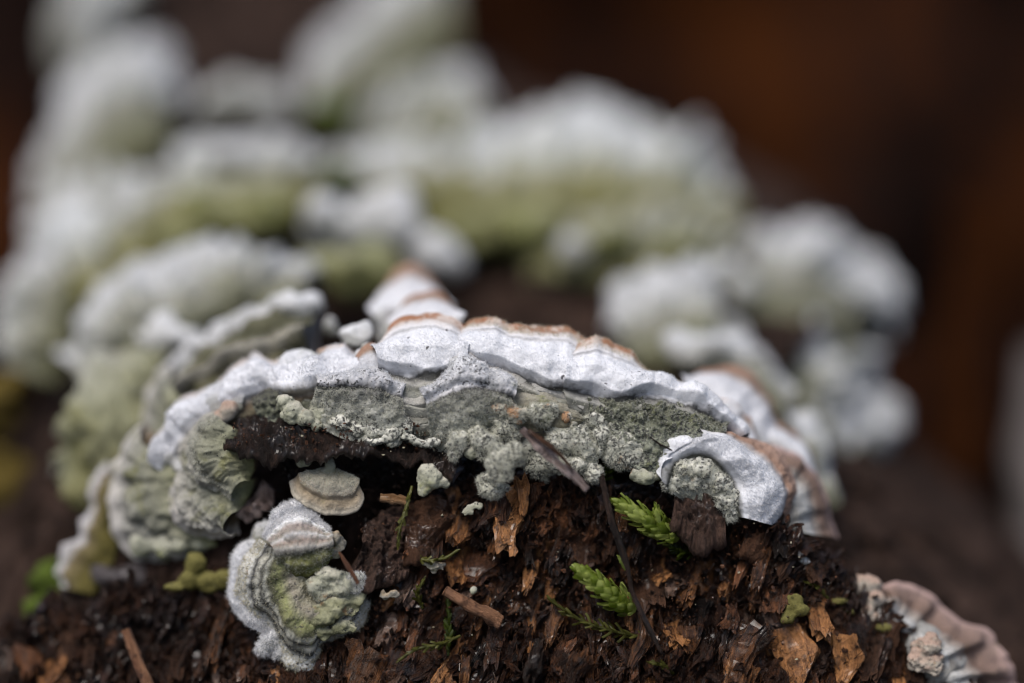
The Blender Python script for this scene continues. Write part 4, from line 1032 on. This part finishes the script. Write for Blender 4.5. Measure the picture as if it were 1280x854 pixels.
# ================================================================== MIDDLE AND BACK (soft focus)
bk = 'blurred bracket fungi on the upper stump'
B = dict(res=4.5, lump=0.20, radial=0.12, lobe=0.22, grain=0.04, puff=0.26, cell=1.15, pufflow=0.9, thick=0.24, bulge=0.12, group=bk)
B2 = dict(B, puff=0.13, lump=0.16, lobe=0.14, radial=0.14, thick=0.2)
bracket('greenish grey bracket with thin white rim, nearest blurred one behind the left white band',
    [[(225, 530, 1.4), (265, 500, 1.3), (320, 480, 1.2), (385, 465, 1.1)], [(225, 480, 1.5), (270, 450, 1.4), (330, 425, 1.3), (390, 410, 1.3)],
     [(205, 460, 2.0), (235, 425, 2.0), (285, 405, 2.0), (330, 390, 1.9), (360, 380, 1.9), (395, 385, 1.8)]],
    fungus_mat('fungus_mid_green', [(0, (0.07, 0.07, 0.03)), (0.25, (0.16, 0.15, 0.09)), (0.38, (0.38, 0.36, 0.31)), (0.48, (0.34, 0.32, 0.27)), (0.56, (0.10, 0.10, 0.06)), (0.75, (0.20, 0.19, 0.13)), (0.80, (0.10, 0.10, 0.07)), (0.85, (0.70, 0.70, 0.72)), (1.1, (0.75, 0.76, 0.8)), (1.5, UN)], wob=0.22, algae=0.15, speck=0.7),
    vs=[0, 0.5, 1], res=2.5, lump=0.14, lobe=0.12, thick=0.24, puff=0.16, cell=2.2, pufflow=1.0, prof=[(0, 0), (0.25, 0), (0.4, 0.22), (0.55, 0), (0.82, -0.05), (0.92, 0.1), (1, 0)], bulge=0.05)
lump('bright white knob at the right end of the thin white rim', [(368, 385, 1.7, 28, 20)], M_whitelump, rough=0.26)
bracket('pale greenish bracket lobe left below the thin white rim',
    [[(245, 510, 1.3), (240, 540, 1.3), (215, 560, 1.3)], [(215, 450, 1.9), (192, 485, 1.9), (182, 525, 1.9), (178, 560, 1.8)]], M_curl, res=3, lump=0.12, thick=0.22, bulge=0.2, group=bk)
lump('bright white blurred knob left of the thin white rim', [(200, 415, 2.8, 30, 26), (235, 425, 2.7, 24, 16)], M_whitelump, rough=0.26)
bracket('arched white bracket sweeping down at the left middle of the stump',
    [[(110, 500, 3.2), (170, 500, 3.0), (230, 460, 3.0), (300, 410, 3.2), (390, 390, 3.4)], [(100, 470, 3.0), (150, 420, 2.9), (210, 380, 2.9), (290, 350, 3.2), (380, 360, 3.4)],
     [(82, 450, 3.8), (98, 405, 3.8), (130, 362, 4.0), (170, 330, 4.2), (215, 312, 4.3), (270, 305, 4.4), (330, 310, 4.4), (375, 325, 4.4), (402, 345, 4.3)]],
    M_pale, vs=[0, 0.5, 1], **B2)
lump('broad white swelling on top of the arched left bracket', [(290, 335, 3.9, 55, 24), (340, 345, 3.8, 40, 20), (375, 340, 4.0, 28, 20)], M_greyknob, rough=0.26)
bracket('pale olive crusty mass below the arched left bracket',
    [[(100, 640, 2.4), (140, 640, 2.2), (190, 600, 2.0), (230, 520, 2.2)], [(85, 590, 2.6), (120, 530, 2.5), (160, 510, 2.3), (215, 470, 2.4)],
     [(80, 600, 3.0), (85, 560, 3.0), (105, 510, 3.0), (120, 470, 3.0), (170, 450, 2.9), (225, 430, 2.9)]],
    M_olivemix, vs=[0, 0.5, 1], res=3.5, lump=0.22, radial=0.08, lobe=0.2, puff=0.35, cell=1.4, pufflow=1.0, thick=0.25, bulge=0.2, group=bk)
bracket('pale upright bracket at the left edge of the picture',
    [[(60, 480, 4.6), (85, 440, 4.6), (110, 380, 4.8)], [(5, 450, 5.6), (2, 400, 5.6), (8, 350, 5.8), (28, 318, 6), (70, 300, 6)]], M_pale, **B)
bracket('greenish drooping bracket above the left edge fungi',
    [[(70, 440, 5.2), (120, 420, 5.0), (170, 380, 5.0)], [(45, 330, 6.2), (60, 290, 6.4), (90, 270, 6.4), (130, 262, 6.4)]], M_olive, **B)
bracket('wide white bracket with an olive green lower face at the upper left',
    [[(160, 400, 5.0), (215, 350, 5.0), (270, 310, 5.2), (340, 305, 5.4), (385, 270, 5.8)], [(140, 330, 5.2), (200, 280, 5.3), (260, 250, 5.6), (330, 240, 5.8), (400, 220, 6.2)],
     [(115, 320, 6.5), (118, 265, 6.6), (140, 225, 6.8), (190, 205, 6.9), (240, 180, 7.0), (300, 172, 7.0), (360, 178, 7.0), (400, 195, 7.2), (440, 190, 7.4)]],
    M_olive, vs=[0, 0.45, 1], **B2)
lump('long bluish white swelling across the upper left bracket', [(290, 200, 6.3, 60, 26), (340, 200, 6.3, 40, 24), (200, 235, 6.2, 40, 32), (160, 270, 6.0, 34, 40)], M_greyknob, rough=0.26)
lump('yellow green lumps under the upper left bracket', [(250, 272, 5.3, 42, 28), (310, 268, 5.4, 36, 26), (220, 300, 5.0, 30, 22), (345, 262, 5.6, 20, 24)], M_olivelump, rough=0.26)
bracket('tall pale bracket stack at the far upper left',
    [[(60, 340, 6.6), (110, 280, 6.8), (160, 220, 7.0), (210, 190, 7.4)], [(50, 270, 7.0), (90, 200, 7.4), (140, 140, 7.8), (200, 130, 8.0)],
     [(42, 260, 8), (45, 200, 8.2), (70, 150, 8.5), (90, 95, 8.8), (130, 62, 9), (180, 55, 9), (215, 80, 9), (230, 120, 8.8), (222, 150, 8.6)]],
    M_pale, vs=[0, 0.5, 1], **B2)
lump('pale column of fungus reaching out of the top left of the picture', [(110, 40, 9.8, 40, 60), (135, -10, 10.2, 45, 50), (120, -70, 10.8, 45, 50), (150, 90, 9.2, 50, 40), (190, 105, 9.0, 40, 40)], M_greyknob, rough=0.26)
lump('white round blurred knob between the two upper left stacks', [(300, 125, 8.2, 40, 34), (345, 130, 8.3, 24, 24), (270, 140, 8.2, 22, 22)], M_greyknob, rough=0.26)
bracket('diagonal pale bracket reaching out of the top of the picture',
    [[(400, 170, 8.6), (450, 140, 8.8), (510, 110, 9.2), (570, 60, 10)], [(372, 110, 9.4), (395, 65, 9.8), (430, 25, 10.2), (470, -15, 10.6), (520, -50, 11), (560, -60, 11.2)]], M_pale, **B)
bracket('grey white shelf at the top middle of the stump',
    [[(440, 190, 8.2), (510, 195, 8.2), (600, 185, 8.2)], [(455, 140, 9.0), (500, 115, 9.2), (550, 92, 9.4), (590, 92, 9.4), (612, 120, 9.3), (618, 150, 9.2)]], M_pale, **B)
bracket('widest blurred shelf with white top and olive green face across the middle back',
    [[(400, 270, 6.4), (480, 290, 6.2), (560, 315, 6.2), (640, 325, 6.2), (720, 335, 6.2), (800, 330, 6.3), (870, 330, 6.6), (940, 320, 7.2)],
     [(400, 230, 6.8), (480, 225, 6.7), (560, 225, 6.6), (640, 235, 6.6), (720, 235, 6.6), (800, 235, 6.7), (870, 245, 7.0), (930, 280, 7.5)],
     [(390, 205, 8.2), (450, 182, 8.3), (520, 168, 8.4), (585, 155, 8.5), (640, 162, 8.5), (690, 138, 8.5), (745, 128, 8.5), (790, 150, 8.5), (835, 160, 8.5), (875, 172, 8.6), (900, 205, 8.6), (920, 245, 8.6), (945, 290, 8.6)]],
    M_olive, vs=[0, 0.45, 1], **B2)
bracket('thin pale tier across the left part of the widest shelf',
    [[(400, 255, 6.3), (460, 262, 6.2), (520, 262, 6.2), (600, 265, 6.2)], [(385, 222, 6.9), (420, 200, 7.0), (470, 198, 7.0), (530, 204, 7.0), (580, 208, 7.0), (622, 222, 6.9)]], M_pale, **B2)
bracket('grey olive tier low on the right part of the widest shelf',
    [[(660, 345, 5.8), (730, 350, 5.7), (800, 350, 5.8), (880, 340, 6.2)], [(650, 300, 6.3), (700, 265, 6.4), (760, 262, 6.4), (830, 262, 6.5), (880, 270, 6.8), (930, 300, 7.1)]], M_olivemix, **B2)
bracket('pale tier filling the middle of the upper left stacks',
    [[(60, 360, 5.8), (110, 330, 5.8), (160, 300, 5.9)], [(40, 300, 6.8), (58, 250, 7.0), (90, 215, 7.1), (130, 195, 7.2), (160, 200, 7.1)]], M_pale, **B2)
lump('blurred green moss patch directly above the white twin knobs', [(430, 222, 6.2, 30, 12)], M_mossy, rough=0.26, name='moss_cushion', cat='moss')
lump('blurred green moss patch below the diagonal bracket at the top', [(405, 140, 8.4, 24, 14), (425, 150, 8.4, 14, 8)], M_mossy, rough=0.26, name='moss_cushion', cat='moss')
lump('yellow green moss lumps under the widest shelf', [(640, 285, 6.0, 50, 28), (590, 290, 6.0, 40, 24), (760, 300, 6.0, 50, 24), (850, 310, 6.2, 40, 20)], M_olivelump, rough=0.26)
lump('white twin knobs below the widest blurred shelf', [(485, 268, 5.2, 42, 34), (408, 275, 5.4, 32, 32), (450, 290, 5.3, 24, 22)], M_whitelump, rough=0.26)
lump('white knob right below the twin knobs', [(545, 315, 5.2, 32, 28), (515, 300, 5.3, 22, 18)], M_whitelump, rough=0.26)
lump('olive lump hanging below the white twin knobs', [(432, 350, 4.6, 42, 38), (400, 330, 4.8, 26, 24), (470, 340, 4.8, 28, 28)], M_olivelump, rough=0.26)
lump('small lone white knob in the dark hollow under the widest shelf', [(716, 312, 5.6, 23, 22)], M_greyknob, rough=0.26)
bracket('broad white bracket in the right middle behind the ledge',
    [[(800, 460, 3.6), (860, 470, 3.5), (930, 470, 3.6)], [(750, 400, 4.4), (765, 372, 4.6), (800, 350, 4.8), (840, 340, 4.8), (880, 352, 4.8), (905, 380, 4.7), (930, 410, 4.6)]], M_pale, **B)
lump('white knob above the broad right bracket', [(905, 345, 5.0, 26, 22), (930, 365, 5.0, 22, 24)], M_greyknob, rough=0.26)
lump('pale lump directly behind the brown arched rim', [(880, 440, 3.0, 45, 22), (930, 455, 3.0, 36, 24), (850, 430, 3.2, 30, 20)], M_greyknob, rough=0.26)
bracket('large round pale bracket at the right edge of the stump',
    [[(930, 430, 5.6), (980, 450, 5.6), (1050, 450, 5.8)], [(940, 350, 6.0), (1000, 350, 5.9), (1070, 390, 6.0)],
     [(935, 300, 7.2), (960, 280, 7.2), (1010, 275, 7.2), (1060, 295, 7.2), (1100, 335, 7.2), (1118, 380, 7.1), (1118, 430, 7.0)]],
    M_pale, vs=[0, 0.5, 1], **B2)
bracket('drooping pale fold below the large round bracket',
    [[(930, 470, 4.0), (950, 520, 4.0), (980, 560, 4.0)], [(985, 440, 5.0), (1020, 470, 5.0), (1040, 520, 5.0), (1035, 565, 5.0)]], M_pale, **B)
bracket('outer drooping pale fold at the right edge of the stump',
    [[(1010, 450, 5.2), (1020, 510, 5.2), (1040, 570, 5.2)], [(1080, 430, 6.0), (1102, 480, 6.0), (1106, 530, 6.0), (1095, 580, 6.0)]], M_pale, **B)
bracket('grey pink fold low behind the right end of the ledge',
    [[(960, 600, 2.0), (985, 630, 2.0), (1010, 650, 2.2)], [(985, 500, 2.6), (1010, 530, 2.7), (1028, 570, 2.8), (1040, 615, 2.8)]], M_pale, res=4, lump=0.15, puff=0.2, cell=1.6, pufflow=0.8, lobe=0.15, thick=0.25, bulge=0.2, group=bk)
bracket('narrow pale tier between the broad right bracket and the brown arched rim',
    [[(880, 500, 2.6), (920, 520, 2.6), (960, 540, 2.6)], [(850, 455, 3.4), (885, 432, 3.5), (930, 430, 3.5), (965, 450, 3.5), (990, 490, 3.4)]], M_pale, res=4, lump=0.15, puff=0.25, cell=1.4, pufflow=0.8, lobe=0.15, thick=0.25, bulge=0.2, group=bk)
bracket('greyish tier standing between the two drooping pale folds',
    [[(960, 520, 4.2), (1000, 560, 4.2), (1040, 590, 4.4)], [(1010, 400, 5.4), (1045, 430, 5.5), (1068, 480, 5.6), (1075, 540, 5.5)]], M_pale, **B)
lump('dim grey nub in the shade low on the right side of the stump', [(1075, 600, 5.5, 26, 34), (1060, 560, 5.3, 26, 30)], M_olivelump, rough=0.26)

# ================================================================== MOSS
def leaf_me(mat, L=0.2, Wd=0.1, cup=0.03, nm='leaf'):
    nu, nv = 5, 7
    V = []
    for i in range(nv):
        v = i / (nv - 1)
        w_ = Wd / 2 * (math.sin(math.pi * min(1, v * 0.92 + 0.08)) ** 0.8) * (1 - v * 0.35) + 0.001
        for j in range(nu):
            u = (j / (nu - 1) - 0.5) * 2
            V.append((u * w_ * (1 - 0.15 * abs(u)), cup * 1.2 * u * u + (0.26 * v * v - 0.16 * v) * L + 0.006 * (j == 2), v * L))
    return make_mesh(nm, np.array(V), grid_faces(nv, nu), mat)

def shoot(label, path, mat, nleaf, L, Wd, open_=0.5, stem_r=0.02, name='moss_shoot', taper=0.5, plump=0.0):
    P = crom(pts(path), 40)
    t_ = thing(name, P[0], label, 'moss')
    me = leaf_me(mat, L, Wd)
    T = unit(np.gradient(P, axis=0))
    # stem
    a = np.linspace(0, 2 * math.pi, 7, endpoint=False)
    ring = []
    for i in range(40):
        q = Vector(T[i]).to_track_quat('Z', 'Y').to_matrix()
        ring.append([P[i] - P[0] + np.array(q @ Vector((math.cos(x) * stem_r, math.sin(x) * stem_r, 0))) for x in a])
    link('stem', make_mesh('stem', np.array(ring).reshape(-1, 3), grid_faces(40, 7, True), mat), t_)
    for k in range(nleaf):
        f = k / (nleaf - 1)
        i = int(f * 38)
        ang = k * 2.4 + random.uniform(-0.3, 0.3)
        tq = Vector(T[i]).to_track_quat('Z', 'Y')
        op = open_ * (1 - 0.6 * f ** 3) + random.uniform(-0.25, 0.25)
        q = tq @ Quaternion((0, 0, 1), ang) @ Quaternion((1, 0, 0), op)
        sc = (1 - taper * f ** 2) * random.uniform(0.85, 1.15) * min(1, 0.6 + f * 2)
        o = bpy.data.objects.new('leaf', me)
        COL.objects.link(o)
        o.parent = t_
        o.matrix_local = Matrix.Translation(Vector(P[i] - P[0]) + (tq @ Quaternion((0, 0, 1), ang)) @ Vector((0, -plump * (1 - 0.7 * f * f), 0))) @ q.to_matrix().to_4x4() @ Matrix.Scale(sc, 4)
    return t_
shoot('brightest green moss shoot with a feathery tip beside the square bark block', [(845, 672, 0.0), (822, 660, -0.15), (800, 645, -0.25), (772, 628, -0.3)], L_bright, 64, 0.25, 0.20, open_=0.55, stem_r=0.08, taper=0.35, plump=0.09)
shoot('small upright green moss tip right of the brightest shoot', [(822, 675, -0.1), (822, 655, -0.15), (820, 634, -0.2)], L_bright, 22, 0.19, 0.15, open_=0.45, plump=0.04)
shoot('bright green plump moss shoot with tight overlapping leaves above the dull strand', [(790, 762, -0.1), (770, 748, -0.25), (745, 728, -0.3), (722, 712, -0.32)], L_bright, 60, 0.19, 0.19, open_=0.55, stem_r=0.09, taper=0.3, plump=0.11)
shoot('dull olive moss strand lying across the wood chips below the plump shoot', [(815, 798, -0.15), (770, 790, -0.2), (725, 775, -0.2), (690, 752, -0.2)], L_dull, 44, 0.17, 0.05, open_=0.85, taper=0.3)
shoot('thin yellow green moss strand hanging beside the black bark stub', [(515, 608, -0.1), (508, 635, -0.2), (500, 660, -0.25), (498, 678, -0.25)], L_dull, 30, 0.13, 0.05, open_=0.5, taper=0.2)
shoot('pale yellow moss strand creeping out at the bottom left of the chips', [(575, 795, -0.2), (550, 805, -0.3), (520, 812, -0.35), (498, 826, -0.35)], L_dull, 34, 0.13, 0.06, open_=0.6)
shoot('dark olive upright moss strand in the gap between the chips at the bottom', [(560, 820, -0.1), (562, 785, -0.05), (560, 750, 0.0)], L_dark, 34, 0.18, 0.09, open_=0.6)
shoot('tiny green moss tip beside the twig', [(782, 712, -0.1), (776, 702, -0.15), (774, 697, -0.15)], L_bright, 8, 0.08, 0.05, open_=0.5)
shoot('dark green moss clump under the rosette fungus', [(870, 690, 0.1), (850, 690, 0.0), (835, 680, -0.05)], L_dark, 26, 0.18, 0.09, open_=0.9)
shoot('green moss tuft right of the dark moss clump', [(905, 672, 0.1), (890, 676, 0.0), (872, 684, -0.05)], L_dark, 22, 0.16, 0.08, open_=0.9)
shoot('small vivid green moss tuft in the hollow left of the pale grey lump', [(750, 610, 0.1), (760, 588, 0.0), (768, 570, -0.1)], L_dark, 26, 0.17, 0.08, open_=0.9)

for lab_, pa_ in (('tiny dull moss strand near the lower edge under the twig', [(842, 842, -0.2), (828, 832, -0.3), (812, 828, -0.32)]),
                  ('small dull moss strand left of the reddish stick', [(528, 760, -0.1), (522, 742, -0.2), (530, 724, -0.22)]),
                  ('faint moss strand on the dark bark right of the lichen scrap', [(1035, 748, 0.15), (1022, 735, 0.05), (1008, 728, 0.0)]),
                  ('thin moss strand arching over the dark bark stub', [(512, 690, -0.2), (530, 700, -0.3), (555, 698, -0.3), (572, 688, -0.25)])):
    shoot(lab_, pa_, L_dull, 24, 0.11, 0.05, open_=0.7)

# ================================================================== STICKS
def stick(label, path, radii, mat, name='twig', cat='twig', nc_=10, ns=40, rough=0.25, flat=1.0, off=0):
    P = crom(pts(path), ns)
    T = unit(np.gradient(P, axis=0))
    a = np.linspace(0, 2 * math.pi, nc_, endpoint=False)
    rr = np.interp(np.linspace(0, 1, ns), np.linspace(0, 1, len(radii)), radii) / 100
    org = P[0]
    V = []
    axis = Vector(P[-1] - P[0]).to_track_quat('Z', 'Y')
    for i in range(ns):
        q = Vector(T[i]).to_track_quat('Z', 'Y').to_matrix()
        for x in a:
            k = rr[i] * (1 + rough * float(noise(np.array([math.cos(x) * 2 + off, math.sin(x) * 2, i * 0.18]), 77)))
            V.append(P[i] - org + np.array(q @ Vector((math.cos(x) * k, math.sin(x) * k * flat, 0))))
    V = np.array(V)
    M = np.array(axis.to_matrix())
    V = V @ M
    V = np.vstack([V, V[:nc_].mean(0), V[-nc_:].mean(0)])
    F = grid_faces(ns, nc_, True).tolist()
    n0 = ns * nc_
    F += [[i, (i + 1) % nc_, n0] for i in range(nc_)] + [[n0 - nc_ + i, n0 - nc_ + (i + 1) % nc_, n0 + 1] for i in range(nc_)]
    me = bpy.data.meshes.new(name)
    me.from_pydata(V.tolist(), [], F)
    me.polygons.foreach_set('use_smooth', [True] * len(F))
    me.materials.append(mat)
    o = link(name, me)
    o.location = org.tolist()
    o.rotation_mode = 'QUATERNION'
    o.rotation_quaternion = axis
    return tag(o, label, cat)
stick('thin dark twig running down from the bright moss shoot across the chips', [(752, 592, -0.3), (762, 640, -0.35), (775, 680, -0.4), (786, 715, -0.42), (792, 745, -0.42), (808, 780, -0.4), (828, 818, -0.35)], [3, 3.5, 4, 3, 2.6, 2.8, 1.5], W_bark, rough=0.6)
sp = stick('grey brown split splinter lying diagonally on the granular lumps', [(652, 536, -0.5), (680, 562, -0.55), (708, 588, -0.58), (735, 612, -0.6)], [4, 7.5, 7, 4], W_grey, name='splinter', cat='splinter', flat=0.6, rough=0.9, nc_=20)
stick('narrow dark sliver lying along the upper side of the grey brown splinter', [(660, 538, -0.6), (690, 560, -0.68), (716, 586, -0.68)], [2.5, 3.5, 1.2], W_dark, name='splinter', cat='splinter')
stick('reddish brown stick poking up left of the large amber chips', [(556, 738, -0.35), (590, 758, -0.3), (625, 778, -0.2)], [6, 8, 9], W_red, name='stick', cat='stick')
stick('blurred reddish brown stick leaning at the lower left', [(157, 787, 0.3), (170, 820, 0.2), (186, 860, 0.1)], [6, 7, 8], W_red, name='stick', cat='stick')
stick('short thin red brown needle on the right lobe of the hanging fungus', [(424, 690, -0.42), (435, 708, -0.48), (448, 730, -0.5)], [1.5, 3, 2.2], W_red, name='needle', cat='needle')
stick('short pale wood sliver left of the moss strand', [(475, 622, -0.1), (492, 624, -0.1), (510, 628, -0.1)], [5, 7, 5], wood_mat('fresh_wood', (0.2, 0.10, 0.04), (0.38, 0.22, 0.11), (0.5, 0.34, 0.2)), name='splinter', cat='splinter')
stick('hair thin dark needle lying on the pale grey lump', [(812, 546, -0.35), (826, 556, -0.35), (840, 563, -0.32)], [0.8, 1.2, 0.8], W_dark, name='needle', cat='needle', ns=14)
lump('tiny pale peach fungus scrap hanging below the black bark stub', [(535, 704, -0.25, 7, 3, 2), (542, 707, -0.25, 6, 5, 3), (550, 708, -0.22, 6, 4, 3), (543, 712, -0.2, 3, 5, 2)], M_tan, sub=5, rough=0.4, name='fungus_scrap')
lump('tiny round cream bead on the amber chip', [(592, 738, -0.35, 5, 6)], M_cream, sub=3, name='fungus_scrap')
lump('white ragged fungus scrap on the dark sloping bark', [(990, 682, 0.1, 4, 10, 3), (998, 692, 0.1, 10, 5, 3), (1006, 702, 0.12, 7, 4, 3)], M_whitelump, sub=3, rough=0.3, name='fungus_scrap')
lump('cream ragged scrap under the round granular lobe', [(585, 640, -0.1, 8, 5, 3), (594, 632, -0.1, 8, 5, 3)], M_cream, sub=3, rough=0.3, name='fungus_scrap')
lump('pair of cream specks at the foot of the splintered bark wedge', [(483, 746, -0.22, 7, 4), (492, 743, -0.2, 6, 4), (478, 742, -0.2, 4, 4)], M_tan, sub=5, rough=0.4, name='fungus_scrap')

# ================================================================== BACKGROUND
m, t, b = new_mat('far_rotten_trunk')
P = world_pos(t)
mp = N(t, 'ShaderNodeMapping'); mp.inputs['Scale'].default_value = (1.0, 1.0, 0.55); t.links.new(P, mp.inputs[0])
n1 = noise_node(t, mp.outputs[0], 0.26, 5, 0.7); n1.noise_dimensions = '4D'; n1.inputs['W'].default_value = 3.0
n2 = noise_node(t, mp.outputs[0], 0.9, 4, 0.6)
r = ramp(t, [(0.36, (0.002, 0.0015, 0.0015)), (0.44, (0.009, 0.005, 0.004)), (0.49, (0.020, 0.012, 0.010)), (0.54, (0.060, 0.018, 0.005)), (0.64, (0.085, 0.028, 0.008))])
t.links.new(math_n(t, 'ADD', math_n(t, 'MULTIPLY', n1.outputs[0], 0.85), math_n(t, 'MULTIPLY', n2.outputs[0], 0.15)), r.inputs[0])
t.links.new(r.outputs[0], b.inputs['Base Color']); b.inputs['Roughness'].default_value = 0.95
b.inputs['Specular IOR Level'].default_value = 0.02
# a big decayed trunk lying across behind the stump
nu_, nv_ = 200, 120
a = np.linspace(0, 2 * math.pi, nu_, endpoint=False)
xx = np.linspace(-90, 90, nv_)
A2, X2 = np.meshgrid(a, xx)
rad = 26 + 3.0 * fbm(np.stack([X2 * 0.08, np.cos(A2) * 2, np.sin(A2) * 2], -1), 5, 44) - 1.5 * np.abs(fbm(np.stack([X2 * 0.05, np.cos(A2) * 7, np.sin(A2) * 7], -1), 3, 45))
V = np.stack([X2, 62 + np.cos(A2) * rad + X2 * 0.08, 14 + np.sin(A2) * rad], -1)
o = link('fallen_trunk', make_mesh('fallen_trunk', V.reshape(-1, 3), grid_faces(nv_, nu_, True), m))
tag(o, 'huge dark decayed trunk lying out of focus behind the stump', 'fallen trunk')
stick('pale grey branch standing out of focus at the right edge', [(1310, 440, 11), (1302, 560, 10), (1305, 720, 9), (1320, 950, 8)], [30, 42, 42, 45], wood_mat('pale_branch', (0.14, 0.125, 0.12), (0.25, 0.22, 0.21), (0.36, 0.33, 0.32), scale=0.3, spec=0.05), name='branch', cat='branch')
stick('orange brown rotten branch out of focus at the right behind the stump', [(1215, 250, 12), (1210, 480, 11), (1200, 640, 10), (1190, 950, 9)], [30, 42, 42, 50], wood_mat('orange_rot_branch', (0.008, 0.003, 0.001), (0.030, 0.009, 0.0025), (0.055, 0.018, 0.005), scale=0.3, spec=0.02), name='branch', cat='branch', rough=0.6)
lump('yellow ochre leaf clump out of focus at the left edge', [(15, 505, 4.5, 30, 34), (-10, 590, 4.2, 36, 30), (0, 620, 4.0, 30, 24)], M_ochre, name='leaf_clump', cat='leaves', rough=0.3)
